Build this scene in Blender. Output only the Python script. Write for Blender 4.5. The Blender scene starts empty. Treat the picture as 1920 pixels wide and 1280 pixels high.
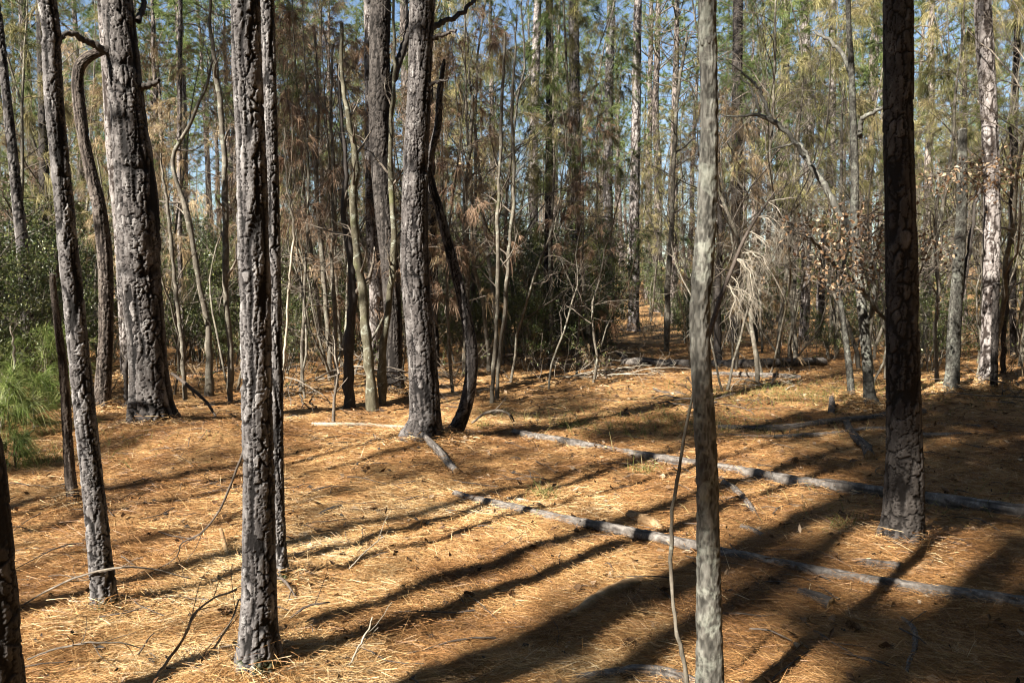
import bpy, math, random
import numpy as np
from mathutils import Vector

SC = bpy.context.scene
COL = SC.collection
R = math.radians

# ------------------------------------------------------------------ camera
F = 28.0 / 36.0 * 1920.0            # focal length in photo pixels
EYE = 1.6
PITCH = math.atan(100.0 / F)
cam_d = bpy.data.cameras.new("camera")
cam_d.sensor_width = 36.0
cam_d.lens = 28.0
cam_d.clip_start = 0.05
cam_d.clip_end = 3000.0
cam = bpy.data.objects.new("camera", cam_d)
COL.objects.link(cam)
cam.location = (0, 0, EYE)
cam.rotation_euler = (R(90) - PITCH, 0, 0)
SC.camera = cam

# ------------------------------------------------------------------ sun and sky
ELEV = R(38)
SUN = np.array([-0.715 * math.cos(ELEV), -0.699 * math.cos(ELEV), math.sin(ELEV)])
world = bpy.data.worlds.new("World")
SC.world = world
world.use_nodes = True
wn = world.node_tree
bg = wn.nodes.get("Background") or wn.nodes.new("ShaderNodeBackground")
sky = wn.nodes.new("ShaderNodeTexSky")
sky.sky_type = 'NISHITA'
sky.sun_disc = False
sky.sun_elevation = ELEV
sky.sun_rotation = math.atan2(SUN[0], SUN[1])
sky.dust_density = 0.6
sky.ozone_density = 1.6
wn.links.new(sky.outputs[0], bg.inputs[0])
bg.inputs[1].default_value = 0.05
sun_d = bpy.data.lights.new("sun", 'SUN')
sun_d.energy = 5.0
sun_d.angle = R(0.53)
sun_d.color = (1.0, 0.93, 0.82)
sun = bpy.data.objects.new("sun", sun_d)
COL.objects.link(sun)
sun.rotation_euler = Vector(-SUN).to_track_quat('-Z', 'Y').to_euler()
sun.location = (0, 0, 40)
SC.view_settings.view_transform = 'Standard'
SC.view_settings.look = 'None'
SC.view_settings.gamma = 1.0
SC.view_settings.exposure = 1.92
SC.cycles.max_bounces = 5
SC.cycles.diffuse_bounces = 1
SC.cycles.glossy_bounces = 1
SC.cycles.transmission_bounces = 2
SC.cycles.use_denoising = True
SC.cycles.pixel_filter_type = 'BLACKMAN_HARRIS'
SC.cycles.filter_width = 1.1
SC.cycles.sample_clamp_indirect = 4.0

# ------------------------------------------------------------------ noise
def _hash(*ints):
    h = np.zeros(np.broadcast(*ints).shape, dtype=np.uint64)
    for k, a in enumerate(ints):
        a = np.asarray(a, dtype=np.int64).astype(np.uint64)
        h = (h ^ (a + np.uint64(0x9E3779B97F4A7C15 + 7919 * k))) * np.uint64(0xBF58476D1CE4E5B9)
        h ^= h >> np.uint64(29)
    h = h * np.uint64(0x94D049BB133111EB)
    h ^= h >> np.uint64(32)
    return (h & np.uint64(0xFFFFFF)).astype(np.float64) / float(0xFFFFFF)

def vnoise3(x, y, z, seed=0):
    xi, yi, zi = np.floor(x), np.floor(y), np.floor(z)
    fx, fy, fz = x - xi, y - yi, z - zi
    fx, fy, fz = [t * t * (3 - 2 * t) for t in (fx, fy, fz)]
    out = 0
    for dx in (0, 1):
        for dy in (0, 1):
            for dz in (0, 1):
                w = (fx if dx else 1 - fx) * (fy if dy else 1 - fy) * (fz if dz else 1 - fz)
                out = out + w * _hash(xi + dx, yi + dy, zi + dz, np.int64(seed))
    return out * 2 - 1

def vnoise2(x, y, seed=0):
    xi, yi = np.floor(x), np.floor(y)
    fx, fy = x - xi, y - yi
    fx, fy = [t * t * (3 - 2 * t) for t in (fx, fy)]
    out = 0
    for dx in (0, 1):
        for dy in (0, 1):
            w = (fx if dx else 1 - fx) * (fy if dy else 1 - fy)
            out = out + w * _hash(xi + dx, yi + dy, np.int64(seed))
    return out * 2 - 1

def smooth(a, b, x):
    t = np.clip((x - a) / (b - a), 0, 1)
    return t * t * (3 - 2 * t)

# ------------------------------------------------------------------ terrain height and picking points
LIFT = [0.0]                                  # added while a trunk's foot is found, for the mound it will stand on
MOUNDS = []                                   # (x, y, radius, height) round trunks

def height(x, y):
    x = np.asarray(x, dtype=float); y = np.asarray(y, dtype=float)
    d = np.hypot(x, y)
    h = 0.07 * vnoise2(x * 0.28 + 3.1, y * 0.28, 1) + 0.03 * vnoise2(x * 0.8, y * 0.8 + 5, 2)
    h = h * smooth(2.0, 9.0, d)
    h = h + 0.018 * vnoise2(x * 2.3, y * 2.3, 3) + 0.022 * vnoise2(x * 6, y * 6, 4) + 0.010 * vnoise2(x * 13, y * 13, 6) * (d < 14)
    h = h + 4.6 * smooth(26, 120, y) + 0.5 * vnoise2(x * 0.06, y * 0.06, 5) * smooth(25, 60, y)
    h = h + LIFT[0]
    for (mx, my, mr, mh) in MOUNDS:
        h = h + mh * np.exp(-((x - mx) ** 2 + (y - my) ** 2) / (mr * mr))
    return h

def ray(px, py):
    u, v = (px - 960.0) / F, (640.0 - py) / F
    c, s = math.cos(PITCH), math.sin(PITCH)
    return np.array([u, c + v * s, -s + v * c])

def at(px, py, depth):
    """the point seen at a photo pixel, at a distance of depth metres along +Y"""
    d = ray(px, py)
    return np.array([0, 0, EYE]) + d * (depth / d[1])

def ground_at(px, py):
    """the ground point seen at a photo pixel"""
    d = ray(px, py)
    t = 1.0 + 260.0 * np.linspace(0, 1, 2600) ** 2.2
    for _ in range(2):
        g = EYE + d[2] * t - height(d[0] * t, d[1] * t)
        i = int(np.argmax(g <= 0)) if (g <= 0).any() else len(t) - 1
        t = np.linspace(t[max(i - 1, 0)], t[i], 60)
    q = t[30] * d + np.array([0, 0, EYE])
    q[2] = float(height(q[0], q[1]))
    return q

def pixel(p):
    """photo pixel of a world point"""
    c, s = math.cos(PITCH), math.sin(PITCH)
    dx, dy, dz = p[0], p[1], p[2] - EYE
    zf = dy * c - dz * s
    zu = dy * s + dz * c
    return 960 + F * dx / zf, 640 - F * zu / zf

# ------------------------------------------------------------------ mesh collecting
class Acc:
    """collects vertices and quads with per-vertex values; build() links ONE mesh object"""
    def __init__(self):
        self.v, self.q, self.t, self.m, self.a, self.n = [], [], [], [], [], 0
    def add(self, V, Q, tint=0.5, mat=0, aux=0.0):
        V = np.asarray(V, dtype=np.float32).reshape(-1, 3)
        Q = np.asarray(Q, dtype=np.int32).reshape(-1, 4)
        self.v.append(V); self.q.append(Q + self.n)
        self.t.append(np.broadcast_to(np.asarray(tint, dtype=np.float32), (len(V),)))
        self.a.append(np.broadcast_to(np.asarray(aux, dtype=np.float32), (len(V),)))
        self.m.append(np.full(len(Q), mat, dtype=np.int32))
        self.n += len(V)
        return self
    def mesh(self, name, mats, smooth_=True):
        V = np.concatenate(self.v); Q = np.concatenate(self.q)
        me = bpy.data.meshes.new(name)
        me.vertices.add(len(V)); me.vertices.foreach_set("co", V.ravel())
        me.loops.add(len(Q) * 4); me.loops.foreach_set("vertex_index", Q.ravel())
        me.polygons.add(len(Q))
        me.polygons.foreach_set("loop_start", np.arange(0, len(Q) * 4, 4, dtype=np.int32))
        me.polygons.foreach_set("loop_total", np.full(len(Q), 4, dtype=np.int32))
        me.polygons.foreach_set("material_index", np.concatenate(self.m))
        me.polygons.foreach_set("use_smooth", np.full(len(Q), smooth_, dtype=bool))
        for m in mats:
            me.materials.append(m)
        at_ = me.attributes.new("tint", 'FLOAT', 'POINT'); at_.data.foreach_set("value", np.concatenate(self.t))
        at_ = me.attributes.new("aux", 'FLOAT', 'POINT'); at_.data.foreach_set("value", np.concatenate(self.a))
        me.update(calc_edges=True)
        return me
    def build(self, name, mats, parent=None, smooth_=True):
        return link(name, self.mesh(name, mats, smooth_), parent)

def link(name, data, parent=None, loc=None):
    o = bpy.data.objects.new(name, data)
    COL.objects.link(o)
    if parent is not None:
        o.parent = parent
    if loc is not None:
        o.location = loc
    return o

def tag(o, label=None, cat=None, group=None, kind=None):
    if label: o["label"] = label
    if cat: o["category"] = cat
    if group: o["group"] = group
    if kind: o["kind"] = kind
    return o

def thing(name, label, cat, loc, group=None, rz=0.0, scale=1.0):
    o = link(name, None, None, loc)
    o.rotation_euler = (0, 0, rz)
    o.scale = (scale, scale, scale)
    o.empty_display_size = 0.2
    return tag(o, label, cat, group)

def unit(v):
    return v / np.maximum(np.linalg.norm(v, axis=-1, keepdims=True), 1e-9)

def grid_quads(n, k, closed=True):
    i = np.arange(n - 1)[:, None]; j = np.arange(k if closed else k - 1)[None, :]
    j2 = (j + 1) % k
    return np.stack([i * k + j, i * k + j2, (i + 1) * k + j2, (i + 1) * k + j], -1).reshape(-1, 4)

def tubes(P, Rad, k, ref=None):
    """m tubes of n points at once: P (m,n,3), Rad (m,n) -> verts, quads"""
    P = np.asarray(P, float); Rad = np.asarray(Rad, float)
    m, n, _ = P.shape
    T = unit(np.gradient(P, axis=1))
    D = unit(P[:, -1] - P[:, 0])
    if ref is None:
        ref = np.where(np.abs(D[:, 2:3]) < 0.8, np.array([[0.05, 0.02, 1.0]]), np.array([[1.0, 0.03, 0.05]]))
    N = unit(ref[:, None, :] - (ref[:, None, :] * T).sum(-1, keepdims=True) * T)
    B = np.cross(T, N)
    a = np.linspace(0, 2 * np.pi, k, endpoint=False)
    V = P[:, :, None] + Rad[:, :, None, None] * (np.cos(a)[:, None] * N[:, :, None] + np.sin(a)[:, None] * B[:, :, None])
    Q = grid_quads(n, k)
    Q = (Q[None] + (np.arange(m) * n * k)[:, None, None]).reshape(-1, 4)
    return V.reshape(-1, 3), Q

def blades(rng, base, dirs, L, W, droop=0.0, seg=1, curl=0.0):
    """m thin tapered strips (needles, grass, leaves of litter): base (m,3), dirs (m,3)"""
    m = len(base)
    L = np.broadcast_to(L, (m,)); W = np.broadcast_to(W, (m,)); droop = np.broadcast_to(droop, (m,))
    dirs = unit(dirs)
    side = unit(np.cross(dirs, unit(rng.normal(size=(m, 3)))))
    bend = np.cross(dirs, side) * (curl * rng.normal(size=(m, 1)))
    V = []
    for s in range(seg + 1):
        t = s / seg
        p = base + dirs * (L * t)[:, None] + bend * (L * t * t)[:, None]
        p = p + np.array([0, 0, -1.0]) * (droop * L * t * t)[:, None]
        w = W * (1 - 0.75 * t) * 0.5
        V += [p - side * w[:, None], p + side * w[:, None]]
    V = np.stack(V, 1)
    k = 2 * (seg + 1)
    q = np.array([[2 * s, 2 * s + 1, 2 * s + 3, 2 * s + 2] for s in range(seg)])
    Q = (q[None] + (np.arange(m) * k)[:, None, None]).reshape(-1, 4)
    return V.reshape(-1, 3), Q, k

def leaves(rng, c, d, L, W, fold=0.25):
    """m diamond leaves, folded along the midrib: two quads each (6 verts)"""
    m = len(c)
    L = np.broadcast_to(L, (m,))[:, None]; W = np.broadcast_to(W, (m,))[:, None]
    d = unit(d)
    s = unit(np.cross(d, unit(rng.normal(size=(m, 3)))))
    n = np.cross(d, s)
    p0 = c; p3 = c + d * L - n * L * 0.12
    mid = c + d * L * 0.5 + n * L * 0.06
    a = c + d * L * 0.45 + s * W * 0.5 - n * W * fold
    b = c + d * L * 0.45 - s * W * 0.5 - n * W * fold
    V = np.stack([p0, a, p3, mid, b], 1)
    q = np.array([[0, 1, 2, 3], [0, 3, 2, 4]])
    Q = (q[None] + (np.arange(m) * 5)[:, None, None]).reshape(-1, 4)
    return V.reshape(-1, 3), Q, 5

# ------------------------------------------------------------------ materials
def new_mat(name):
    m = bpy.data.materials.new(name)
    m.use_nodes = True
    nt = m.node_tree
    nt.nodes.clear()
    out = nt.nodes.new("ShaderNodeOutputMaterial")
    bs = nt.nodes.new("ShaderNodeBsdfPrincipled")
    nt.links.new(bs.outputs[0], out.inputs[0])
    bs.inputs["Specular IOR Level"].default_value = 0.25
    return m, nt, bs, out

def N(nt, kind, **kw):
    n = nt.nodes.new(kind)
    for k, v in kw.items():
        if k in n.inputs.keys():
            n.inputs[k].default_value = v
        else:
            setattr(n, k, v)
    return n

def ramp(nt, fac, stops):
    r = nt.nodes.new("ShaderNodeValToRGB")
    e = r.color_ramp.elements
    while len(e) > 1:
        e.remove(e[-1])
    e[0].position = stops[0][0]; e[0].color = (*stops[0][1], 1)
    for p, c in stops[1:]:
        x = e.new(p); x.color = (*c, 1)
    nt.links.new(fac, r.inputs[0])
    return r.outputs[0]

def mix(nt, fac, a, b, mode='MIX'):
    m = nt.nodes.new("ShaderNodeMix"); m.data_type = 'RGBA'; m.blend_type = mode
    for sock, val in ((m.inputs[0], fac), (m.inputs[6], a), (m.inputs[7], b)):
        if isinstance(val, (int, float)):
            sock.default_value = val
        elif isinstance(val, tuple):
            sock.default_value = (*val, 1)
        else:
            nt.links.new(val, sock)
    return m.outputs[2]

def mathn(nt, op, a, b=None, clamp=False):
    m = nt.nodes.new("ShaderNodeMath"); m.operation = op; m.use_clamp = clamp
    for sock, val in ((m.inputs[0], a), (m.inputs[1], b)):
        if val is None: continue
        if isinstance(val, (int, float)): sock.default_value = val
        else: nt.links.new(val, sock)
    return m.outputs[0]

def attr(nt, name):
    a = nt.nodes.new("ShaderNodeAttribute"); a.attribute_name = name
    return a.outputs["Fac"]

def coords(nt, scale=(1, 1, 1), which="Object"):
    tc = nt.nodes.new("ShaderNodeTexCoord")
    mp = nt.nodes.new("ShaderNodeMapping"); mp.inputs["Scale"].default_value = scale
    nt.links.new(tc.outputs[which], mp.inputs[0])
    return mp.outputs[0]

def noise(nt, vec, scale, detail=4, rough=0.6, dist=0.0):
    n = nt.nodes.new("ShaderNodeTexNoise")
    n.inputs["Scale"].default_value = scale; n.inputs["Detail"].default_value = detail
    n.inputs["Roughness"].default_value = rough; n.inputs["Distortion"].default_value = dist
    nt.links.new(vec, n.inputs["Vector"])
    return n.outputs["Fac"]

def bump(nt, bs, h, strength, dist=0.01):
    b = nt.nodes.new("ShaderNodeBump")
    b.inputs["Strength"].default_value = strength; b.inputs["Distance"].default_value = dist
    nt.links.new(h, b.inputs["Height"]); nt.links.new(b.outputs[0], bs.inputs["Normal"])

def bark_mat(name, fissure, plate_a, plate_b, plate_c, moss=0.0, lichen=0.0):
    """bark whose plates and fissures are modelled; 'tint' 0 in a fissure .. 1 on a plate, 'aux' one value per plate / moss height"""
    m, nt, bs, out = new_mat(name)
    co = coords(nt)
    cs = coords(nt, (1, 1, 0.35))
    n1 = noise(nt, cs, 38, 5, 0.7)
    n2 = noise(nt, co, 5, 3)
    pl = ramp(nt, mathn(nt, 'ADD', mathn(nt, 'MULTIPLY', n1, 0.75), mathn(nt, 'MULTIPLY', attr(nt, "aux"), 0.3)),
              [(0.3, plate_a), (0.52, plate_b), (0.75, plate_c)])
    pl = mix(nt, mathn(nt, 'MULTIPLY', ramp_f(nt, n2, 0.45, 0.7), 0.45), pl, plate_a)
    c = mix(nt, attr(nt, "tint"), fissure, pl)
    if lichen:
        n3 = noise(nt, co, 9, 4, 0.7, 0.5)
        c = mix(nt, mathn(nt, 'MULTIPLY', ramp_f(nt, mathn(nt, 'ADD', n3, mathn(nt, 'MULTIPLY', n1, 0.25)), 0.64, 0.76), lichen), c, (0.36, 0.38, 0.32))
    if moss:
        geo = nt.nodes.new("ShaderNodeNewGeometry")
        sx = nt.nodes.new("ShaderNodeSeparateXYZ"); nt.links.new(geo.outputs["Position"], sx.inputs[0])
        h = mathn(nt, 'SUBTRACT', mathn(nt, 'ADD', moss, mathn(nt, 'MULTIPLY', noise(nt, co, 14, 4), 0.35)), sx.outputs[2])
        c = mix(nt, ramp_f(nt, h, 0.1, 0.24), c, (0.085, 0.115, 0.02))
    nt.links.new(c, bs.inputs["Base Color"])
    bs.inputs["Roughness"].default_value = 0.85
    bump(nt, bs, n1, 0.9, 0.008)
    return m

def ramp_f(nt, fac, lo, hi):
    r = nt.nodes.new("ShaderNodeMapRange")
    r.inputs["From Min"].default_value = lo; r.inputs["From Max"].default_value = hi
    nt.links.new(fac, r.inputs["Value"])
    return r.outputs[0]

def far_bark_mat(name, dark, mid, pale, scale=9.0, zs=0.3, bump_s=0.9):
    """bark drawn by a cell texture for trunks farther off"""
    m, nt, bs, out = new_mat(name)
    co = coords(nt, (1, 1, zs))
    nd = nt.nodes.new("ShaderNodeTexNoise"); nd.inputs["Scale"].default_value = 6; nt.links.new(co, nd.inputs["Vector"])
    wv = nt.nodes.new("ShaderNodeVectorMath"); wv.operation = 'MULTIPLY_ADD'
    nt.links.new(nd.outputs["Color"], wv.inputs[0]); wv.inputs[1].default_value = (0.12, 0.12, 0.12); nt.links.new(co, wv.inputs[2])
    vo = nt.nodes.new("ShaderNodeTexVoronoi"); vo.feature = 'DISTANCE_TO_EDGE'; vo.inputs["Scale"].default_value = scale
    nt.links.new(wv.outputs[0], vo.inputs["Vector"])
    n1 = noise(nt, coords(nt, (1, 1, 0.5)), 22, 4, 0.65)
    n2 = noise(nt, coords(nt), 1.3, 3)
    oi = nt.nodes.new("ShaderNodeObjectInfo")
    e = ramp_f(nt, vo.outputs[0], 0.02, 0.16)
    pl = ramp(nt, mathn(nt, 'ADD', mathn(nt, 'MULTIPLY', n1, 0.7), mathn(nt, 'MULTIPLY', n2, 0.3)), [(0.32, dark), (0.5, mid), (0.68, pale)])
    c = mix(nt, e, tuple(0.3 * x for x in dark), pl)
    hv = nt.nodes.new("ShaderNodeHueSaturation")
    nt.links.new(c, hv.inputs["Color"])
    nt.links.new(mathn(nt, 'ADD', 0.75, mathn(nt, 'MULTIPLY', oi.outputs["Random"], 0.5)), hv.inputs["Value"])
    nt.links.new(hv.outputs[0], bs.inputs["Base Color"])
    bs.inputs["Roughness"].default_value = 0.85
    bump(nt, bs, mathn(nt, 'ADD', e, mathn(nt, 'MULTIPLY', n1, 0.4)), bump_s, 0.02)
    return m

def tint_mat(name, stops, rough=0.6, transl=0.0, obj_var=0.0, spec=0.2):
    """foliage, needles, twigs: colour from the per-leaf 'tint' value"""
    m, nt, bs, out = new_mat(name)
    c = ramp(nt, attr(nt, "tint"), stops)
    if obj_var:
        oi = nt.nodes.new("ShaderNodeObjectInfo")
        hv = nt.nodes.new("ShaderNodeHueSaturation")
        nt.links.new(c, hv.inputs["Color"])
        nt.links.new(mathn(nt, 'ADD', 1 - obj_var / 2, mathn(nt, 'MULTIPLY', oi.outputs["Random"], obj_var)), hv.inputs["Value"])
        nt.links.new(mathn(nt, 'ADD', 0.5 - obj_var * 0.03, mathn(nt, 'MULTIPLY', oi.outputs["Random"], obj_var * 0.06)), hv.inputs["Hue"])
        c = hv.outputs[0]
    nt.links.new(c, bs.inputs["Base Color"])
    bs.inputs["Roughness"].default_value = rough
    bs.inputs["Specular IOR Level"].default_value = spec
    if transl:
        tr = nt.nodes.new("ShaderNodeBsdfTranslucent"); nt.links.new(c, tr.inputs[0])
        ms = nt.nodes.new("ShaderNodeMixShader"); ms.inputs[0].default_value = transl
        nt.links.new(bs.outputs[0], ms.inputs[1]); nt.links.new(tr.outputs[0], ms.inputs[2])
        nt.links.new(ms.outputs[0], out.inputs[0])
    return m

def wood_mat(name, a, b, c_, scale=30, zs=0.2, lichen=0.0, bs_=0.5):
    """smooth bark / weathered wood, streaked along Z of the object coordinates or generated noise"""
    m, nt, bs, out = new_mat(name)
    co = coords(nt, (1, 1, zs))
    n1 = noise(nt, co, scale, 6, 0.7)
    n2 = noise(nt, coords(nt), 4.5, 4, 0.65, 0.4)
    c = ramp(nt, mathn(nt, 'ADD', mathn(nt, 'MULTIPLY', n1, 0.6), mathn(nt, 'MULTIPLY', n2, 0.4)), [(0.34, a), (0.5, b), (0.66, c_)])
    if lichen:
        n3 = noise(nt, coords(nt), 7, 5, 0.7, 0.8)
        c = mix(nt, mathn(nt, 'MULTIPLY', ramp_f(nt, n3, 0.55, 0.63), lichen), c, (0.40, 0.43, 0.36))
        n4 = noise(nt, coords(nt), 3.0, 3)
        c = mix(nt, mathn(nt, 'MULTIPLY', ramp_f(nt, n4, 0.58, 0.7), lichen * 0.6), c, (0.12, 0.14, 0.035))
    nt.links.new(c, bs.inputs["Base Color"])
    bs.inputs["Roughness"].default_value = 0.8
    bump(nt, bs, n1, bs_, 0.006)
    return m

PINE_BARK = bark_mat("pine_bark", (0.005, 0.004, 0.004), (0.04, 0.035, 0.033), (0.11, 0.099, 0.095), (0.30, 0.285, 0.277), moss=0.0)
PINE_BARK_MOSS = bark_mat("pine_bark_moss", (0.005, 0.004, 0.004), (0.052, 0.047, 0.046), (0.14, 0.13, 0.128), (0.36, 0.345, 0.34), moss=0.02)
SUNLIT_BARK = bark_mat("sunlit_pine_bark", (0.025, 0.018, 0.015), (0.11, 0.095, 0.088), (0.24, 0.215, 0.205), (0.42, 0.395, 0.38))  # plates lightened so strong sunlight is painted into the bark colour
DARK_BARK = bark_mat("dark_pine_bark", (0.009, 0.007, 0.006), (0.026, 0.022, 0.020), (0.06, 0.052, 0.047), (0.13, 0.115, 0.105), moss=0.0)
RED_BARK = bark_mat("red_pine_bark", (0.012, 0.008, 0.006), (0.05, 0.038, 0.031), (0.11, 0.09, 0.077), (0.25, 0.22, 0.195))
GREY_BARK = bark_mat("grey_smooth_bark", (0.018, 0.017, 0.014), (0.055, 0.051, 0.044), (0.112, 0.107, 0.093), (0.21, 0.204, 0.182), lichen=0.3)
FAR_BARK = far_bark_mat("far_pine_bark", (0.08, 0.065, 0.055), (0.18, 0.15, 0.132), (0.32, 0.285, 0.265))
SAPLING_BARK = wood_mat("sapling_bark", (0.04, 0.034, 0.026), (0.105, 0.092, 0.072), (0.24, 0.215, 0.175), 26, 0.4, lichen=0.35)
TWIG = wood_mat("twig_bark", (0.045, 0.036, 0.028), (0.12, 0.10, 0.08), (0.27, 0.235, 0.19), 18, 1.0)
DARK_TWIG = wood_mat("dark_twig_bark", (0.03, 0.022, 0.018), (0.07, 0.055, 0.045), (0.15, 0.125, 0.105), 18, 1.0)
PALE_TWIG = wood_mat("bleached_twig", (0.17, 0.145, 0.11), (0.31, 0.275, 0.22), (0.46, 0.42, 0.35), 18, 1.0)
LOG_GREY = bark_mat("weathered_log", (0.016, 0.012, 0.010), (0.055, 0.047, 0.041), (0.125, 0.11, 0.098), (0.29, 0.265, 0.24))
LOG_DARK = bark_mat("dark_log_bark", (0.010, 0.008, 0.007), (0.030, 0.025, 0.022), (0.07, 0.06, 0.053), (0.16, 0.142, 0.128))
LOG_ROT = wood_mat("rotten_wood", (0.10, 0.055, 0.025), (0.24, 0.15, 0.075), (0.42, 0.30, 0.18), 22, 1.0, lichen=0.15, bs_=0.8)

LITTER = tint_mat("pine_straw", [(0.0, (0.05, 0.024, 0.011)), (0.25, (0.17, 0.082, 0.030)), (0.5, (0.36, 0.185, 0.068)), (0.8, (0.57, 0.375, 0.17)), (1.0, (0.70, 0.57, 0.37))], 0.45, 0.0, spec=0.35)
DRY_LEAF = tint_mat("dry_leaf", [(0.0, (0.07, 0.035, 0.018)), (0.5, (0.21, 0.13, 0.072)), (1.0, (0.50, 0.38, 0.26))], 0.55, 0.2)
BROWN_NEEDLE = tint_mat("dead_needles", [(0.0, (0.10, 0.058, 0.03)), (0.5, (0.26, 0.175, 0.10)), (1.0, (0.47, 0.36, 0.24))], 0.55, 0.2, 0.5)
FADING_NEEDLE = tint_mat("fading_needles", [(0.0, (0.075, 0.098, 0.026)), (0.5, (0.20, 0.185, 0.075)), (1.0, (0.44, 0.36, 0.19))], 0.5, 0.25, 0.4)
GREEN_NEEDLE = tint_mat("pine_needles", [(0.0, (0.045, 0.075, 0.018)), (0.5, (0.105, 0.15, 0.042)), (1.0, (0.22, 0.25, 0.09))], 0.45, 0.25, 0.5)
FRESH_NEEDLE = tint_mat("fresh_needles", [(0.0, (0.05, 0.085, 0.016)), (0.6, (0.135, 0.185, 0.045)), (1.0, (0.33, 0.34, 0.14))], 0.4, 0.3)
SHRUB_LEAF = tint_mat("evergreen_leaf", [(0.0, (0.025, 0.042, 0.012)), (0.55, (0.08, 0.105, 0.03)), (1.0, (0.24, 0.25, 0.09))], 0.32, 0.2, 0.5, spec=0.5)
GRASS = tint_mat("grass_blade", [(0.0, (0.06, 0.09, 0.02)), (0.5, (0.16, 0.17, 0.05)), (1.0, (0.40, 0.31, 0.14))], 0.5, 0.25)

def ground_mat():
    m, nt, bs, out = new_mat("forest_floor")
    co = coords(nt)
    n1 = noise(nt, co, 55, 6, 0.75, 1.5)
    n2 = noise(nt, co, 3.0, 5, 0.65)
    n3 = noise(nt, co, 0.45, 4, 0.6)
    f = mathn(nt, 'ADD', mathn(nt, 'MULTIPLY', n1, 0.55), mathn(nt, 'MULTIPLY', n2, 0.45))
    c = ramp(nt, f, [(0.3, (0.045, 0.022, 0.011)), (0.45, (0.18, 0.088, 0.032)), (0.56, (0.38, 0.23, 0.095)), (0.72, (0.55, 0.40, 0.21))])
    c = mix(nt, mathn(nt, 'MULTIPLY', ramp_f(nt, n3, 0.5, 0.7), 0.4), c, (0.13, 0.075, 0.038))
    nt.links.new(c, bs.inputs["Base Color"])
    bs.inputs["Roughness"].default_value = 0.8
    bump(nt, bs, n1, 0.7, 0.02)
    return m
GROUND = ground_mat()

# ------------------------------------------------------------------ trunks traced from the photograph
TOP = 1.12
def resample(pts, n, us=None):
    """smooth path through (x,y,z,r) rows, n points, by arc length with Catmull-Rom"""
    pts = np.asarray(pts, float)
    P = np.vstack([2 * pts[0] - pts[1], pts, 2 * pts[-1] - pts[-2]])
    out = []
    for i in range(1, len(P) - 2):
        t = np.linspace(0, 1, 24, endpoint=False)[:, None]
        p0, p1, p2, p3 = P[i - 1], P[i], P[i + 1], P[i + 2]
        out.append(0.5 * ((2 * p1) + (-p0 + p2) * t + (2 * p0 - 5 * p1 + 4 * p2 - p3) * t ** 2 + (-p0 + 3 * p1 - 3 * p2 + p3) * t ** 3))
    out.append(pts[-1:])
    C = np.vstack(out)
    s = np.r_[0, np.cumsum(np.linalg.norm(np.diff(C[:, :3], axis=0), axis=1))]
    u = np.linspace(0, s[-1], n) if us is None else us
    return np.stack([np.interp(u, s, C[:, k]) for k in range(C.shape[1])], 1), s[-1]

def worley(theta, v, circ, cw, ch, seed, wu, wv):
    """cells on a cylinder, periodic round it: distance to the edge, one value per cell"""
    nc = max(5, int(round(circ / cw)))
    U = theta / (2 * np.pi) * nc + wu
    W = v / ch + wv
    iu, iw = np.floor(U).astype(np.int64), np.floor(W).astype(np.int64)
    asp = 0.42 * ch / cw
    F1 = np.full(U.shape, 9.0); F2 = np.full(U.shape, 9.0); cr = np.zeros(U.shape)
    for du in (-1, 0, 1):
        for dv in (-1, 0, 1):
            a, b = iu + du, iw + dv
            am = np.mod(a, nc)
            jx = a + 0.1 + 0.8 * _hash(am, b, np.int64(seed + 3)); jy = b + _hash(am, b, np.int64(seed + 4))
            d = np.hypot(U - jx, (W - jy) * asp)
            val = _hash(am, b, np.int64(seed + 5))
            new = d < F1
            F2 = np.where(new, F1, np.minimum(F2, d))
            cr = np.where(new, val, cr)
            F1 = np.where(new, d, F1)
    return F2 - F1, cr

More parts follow.
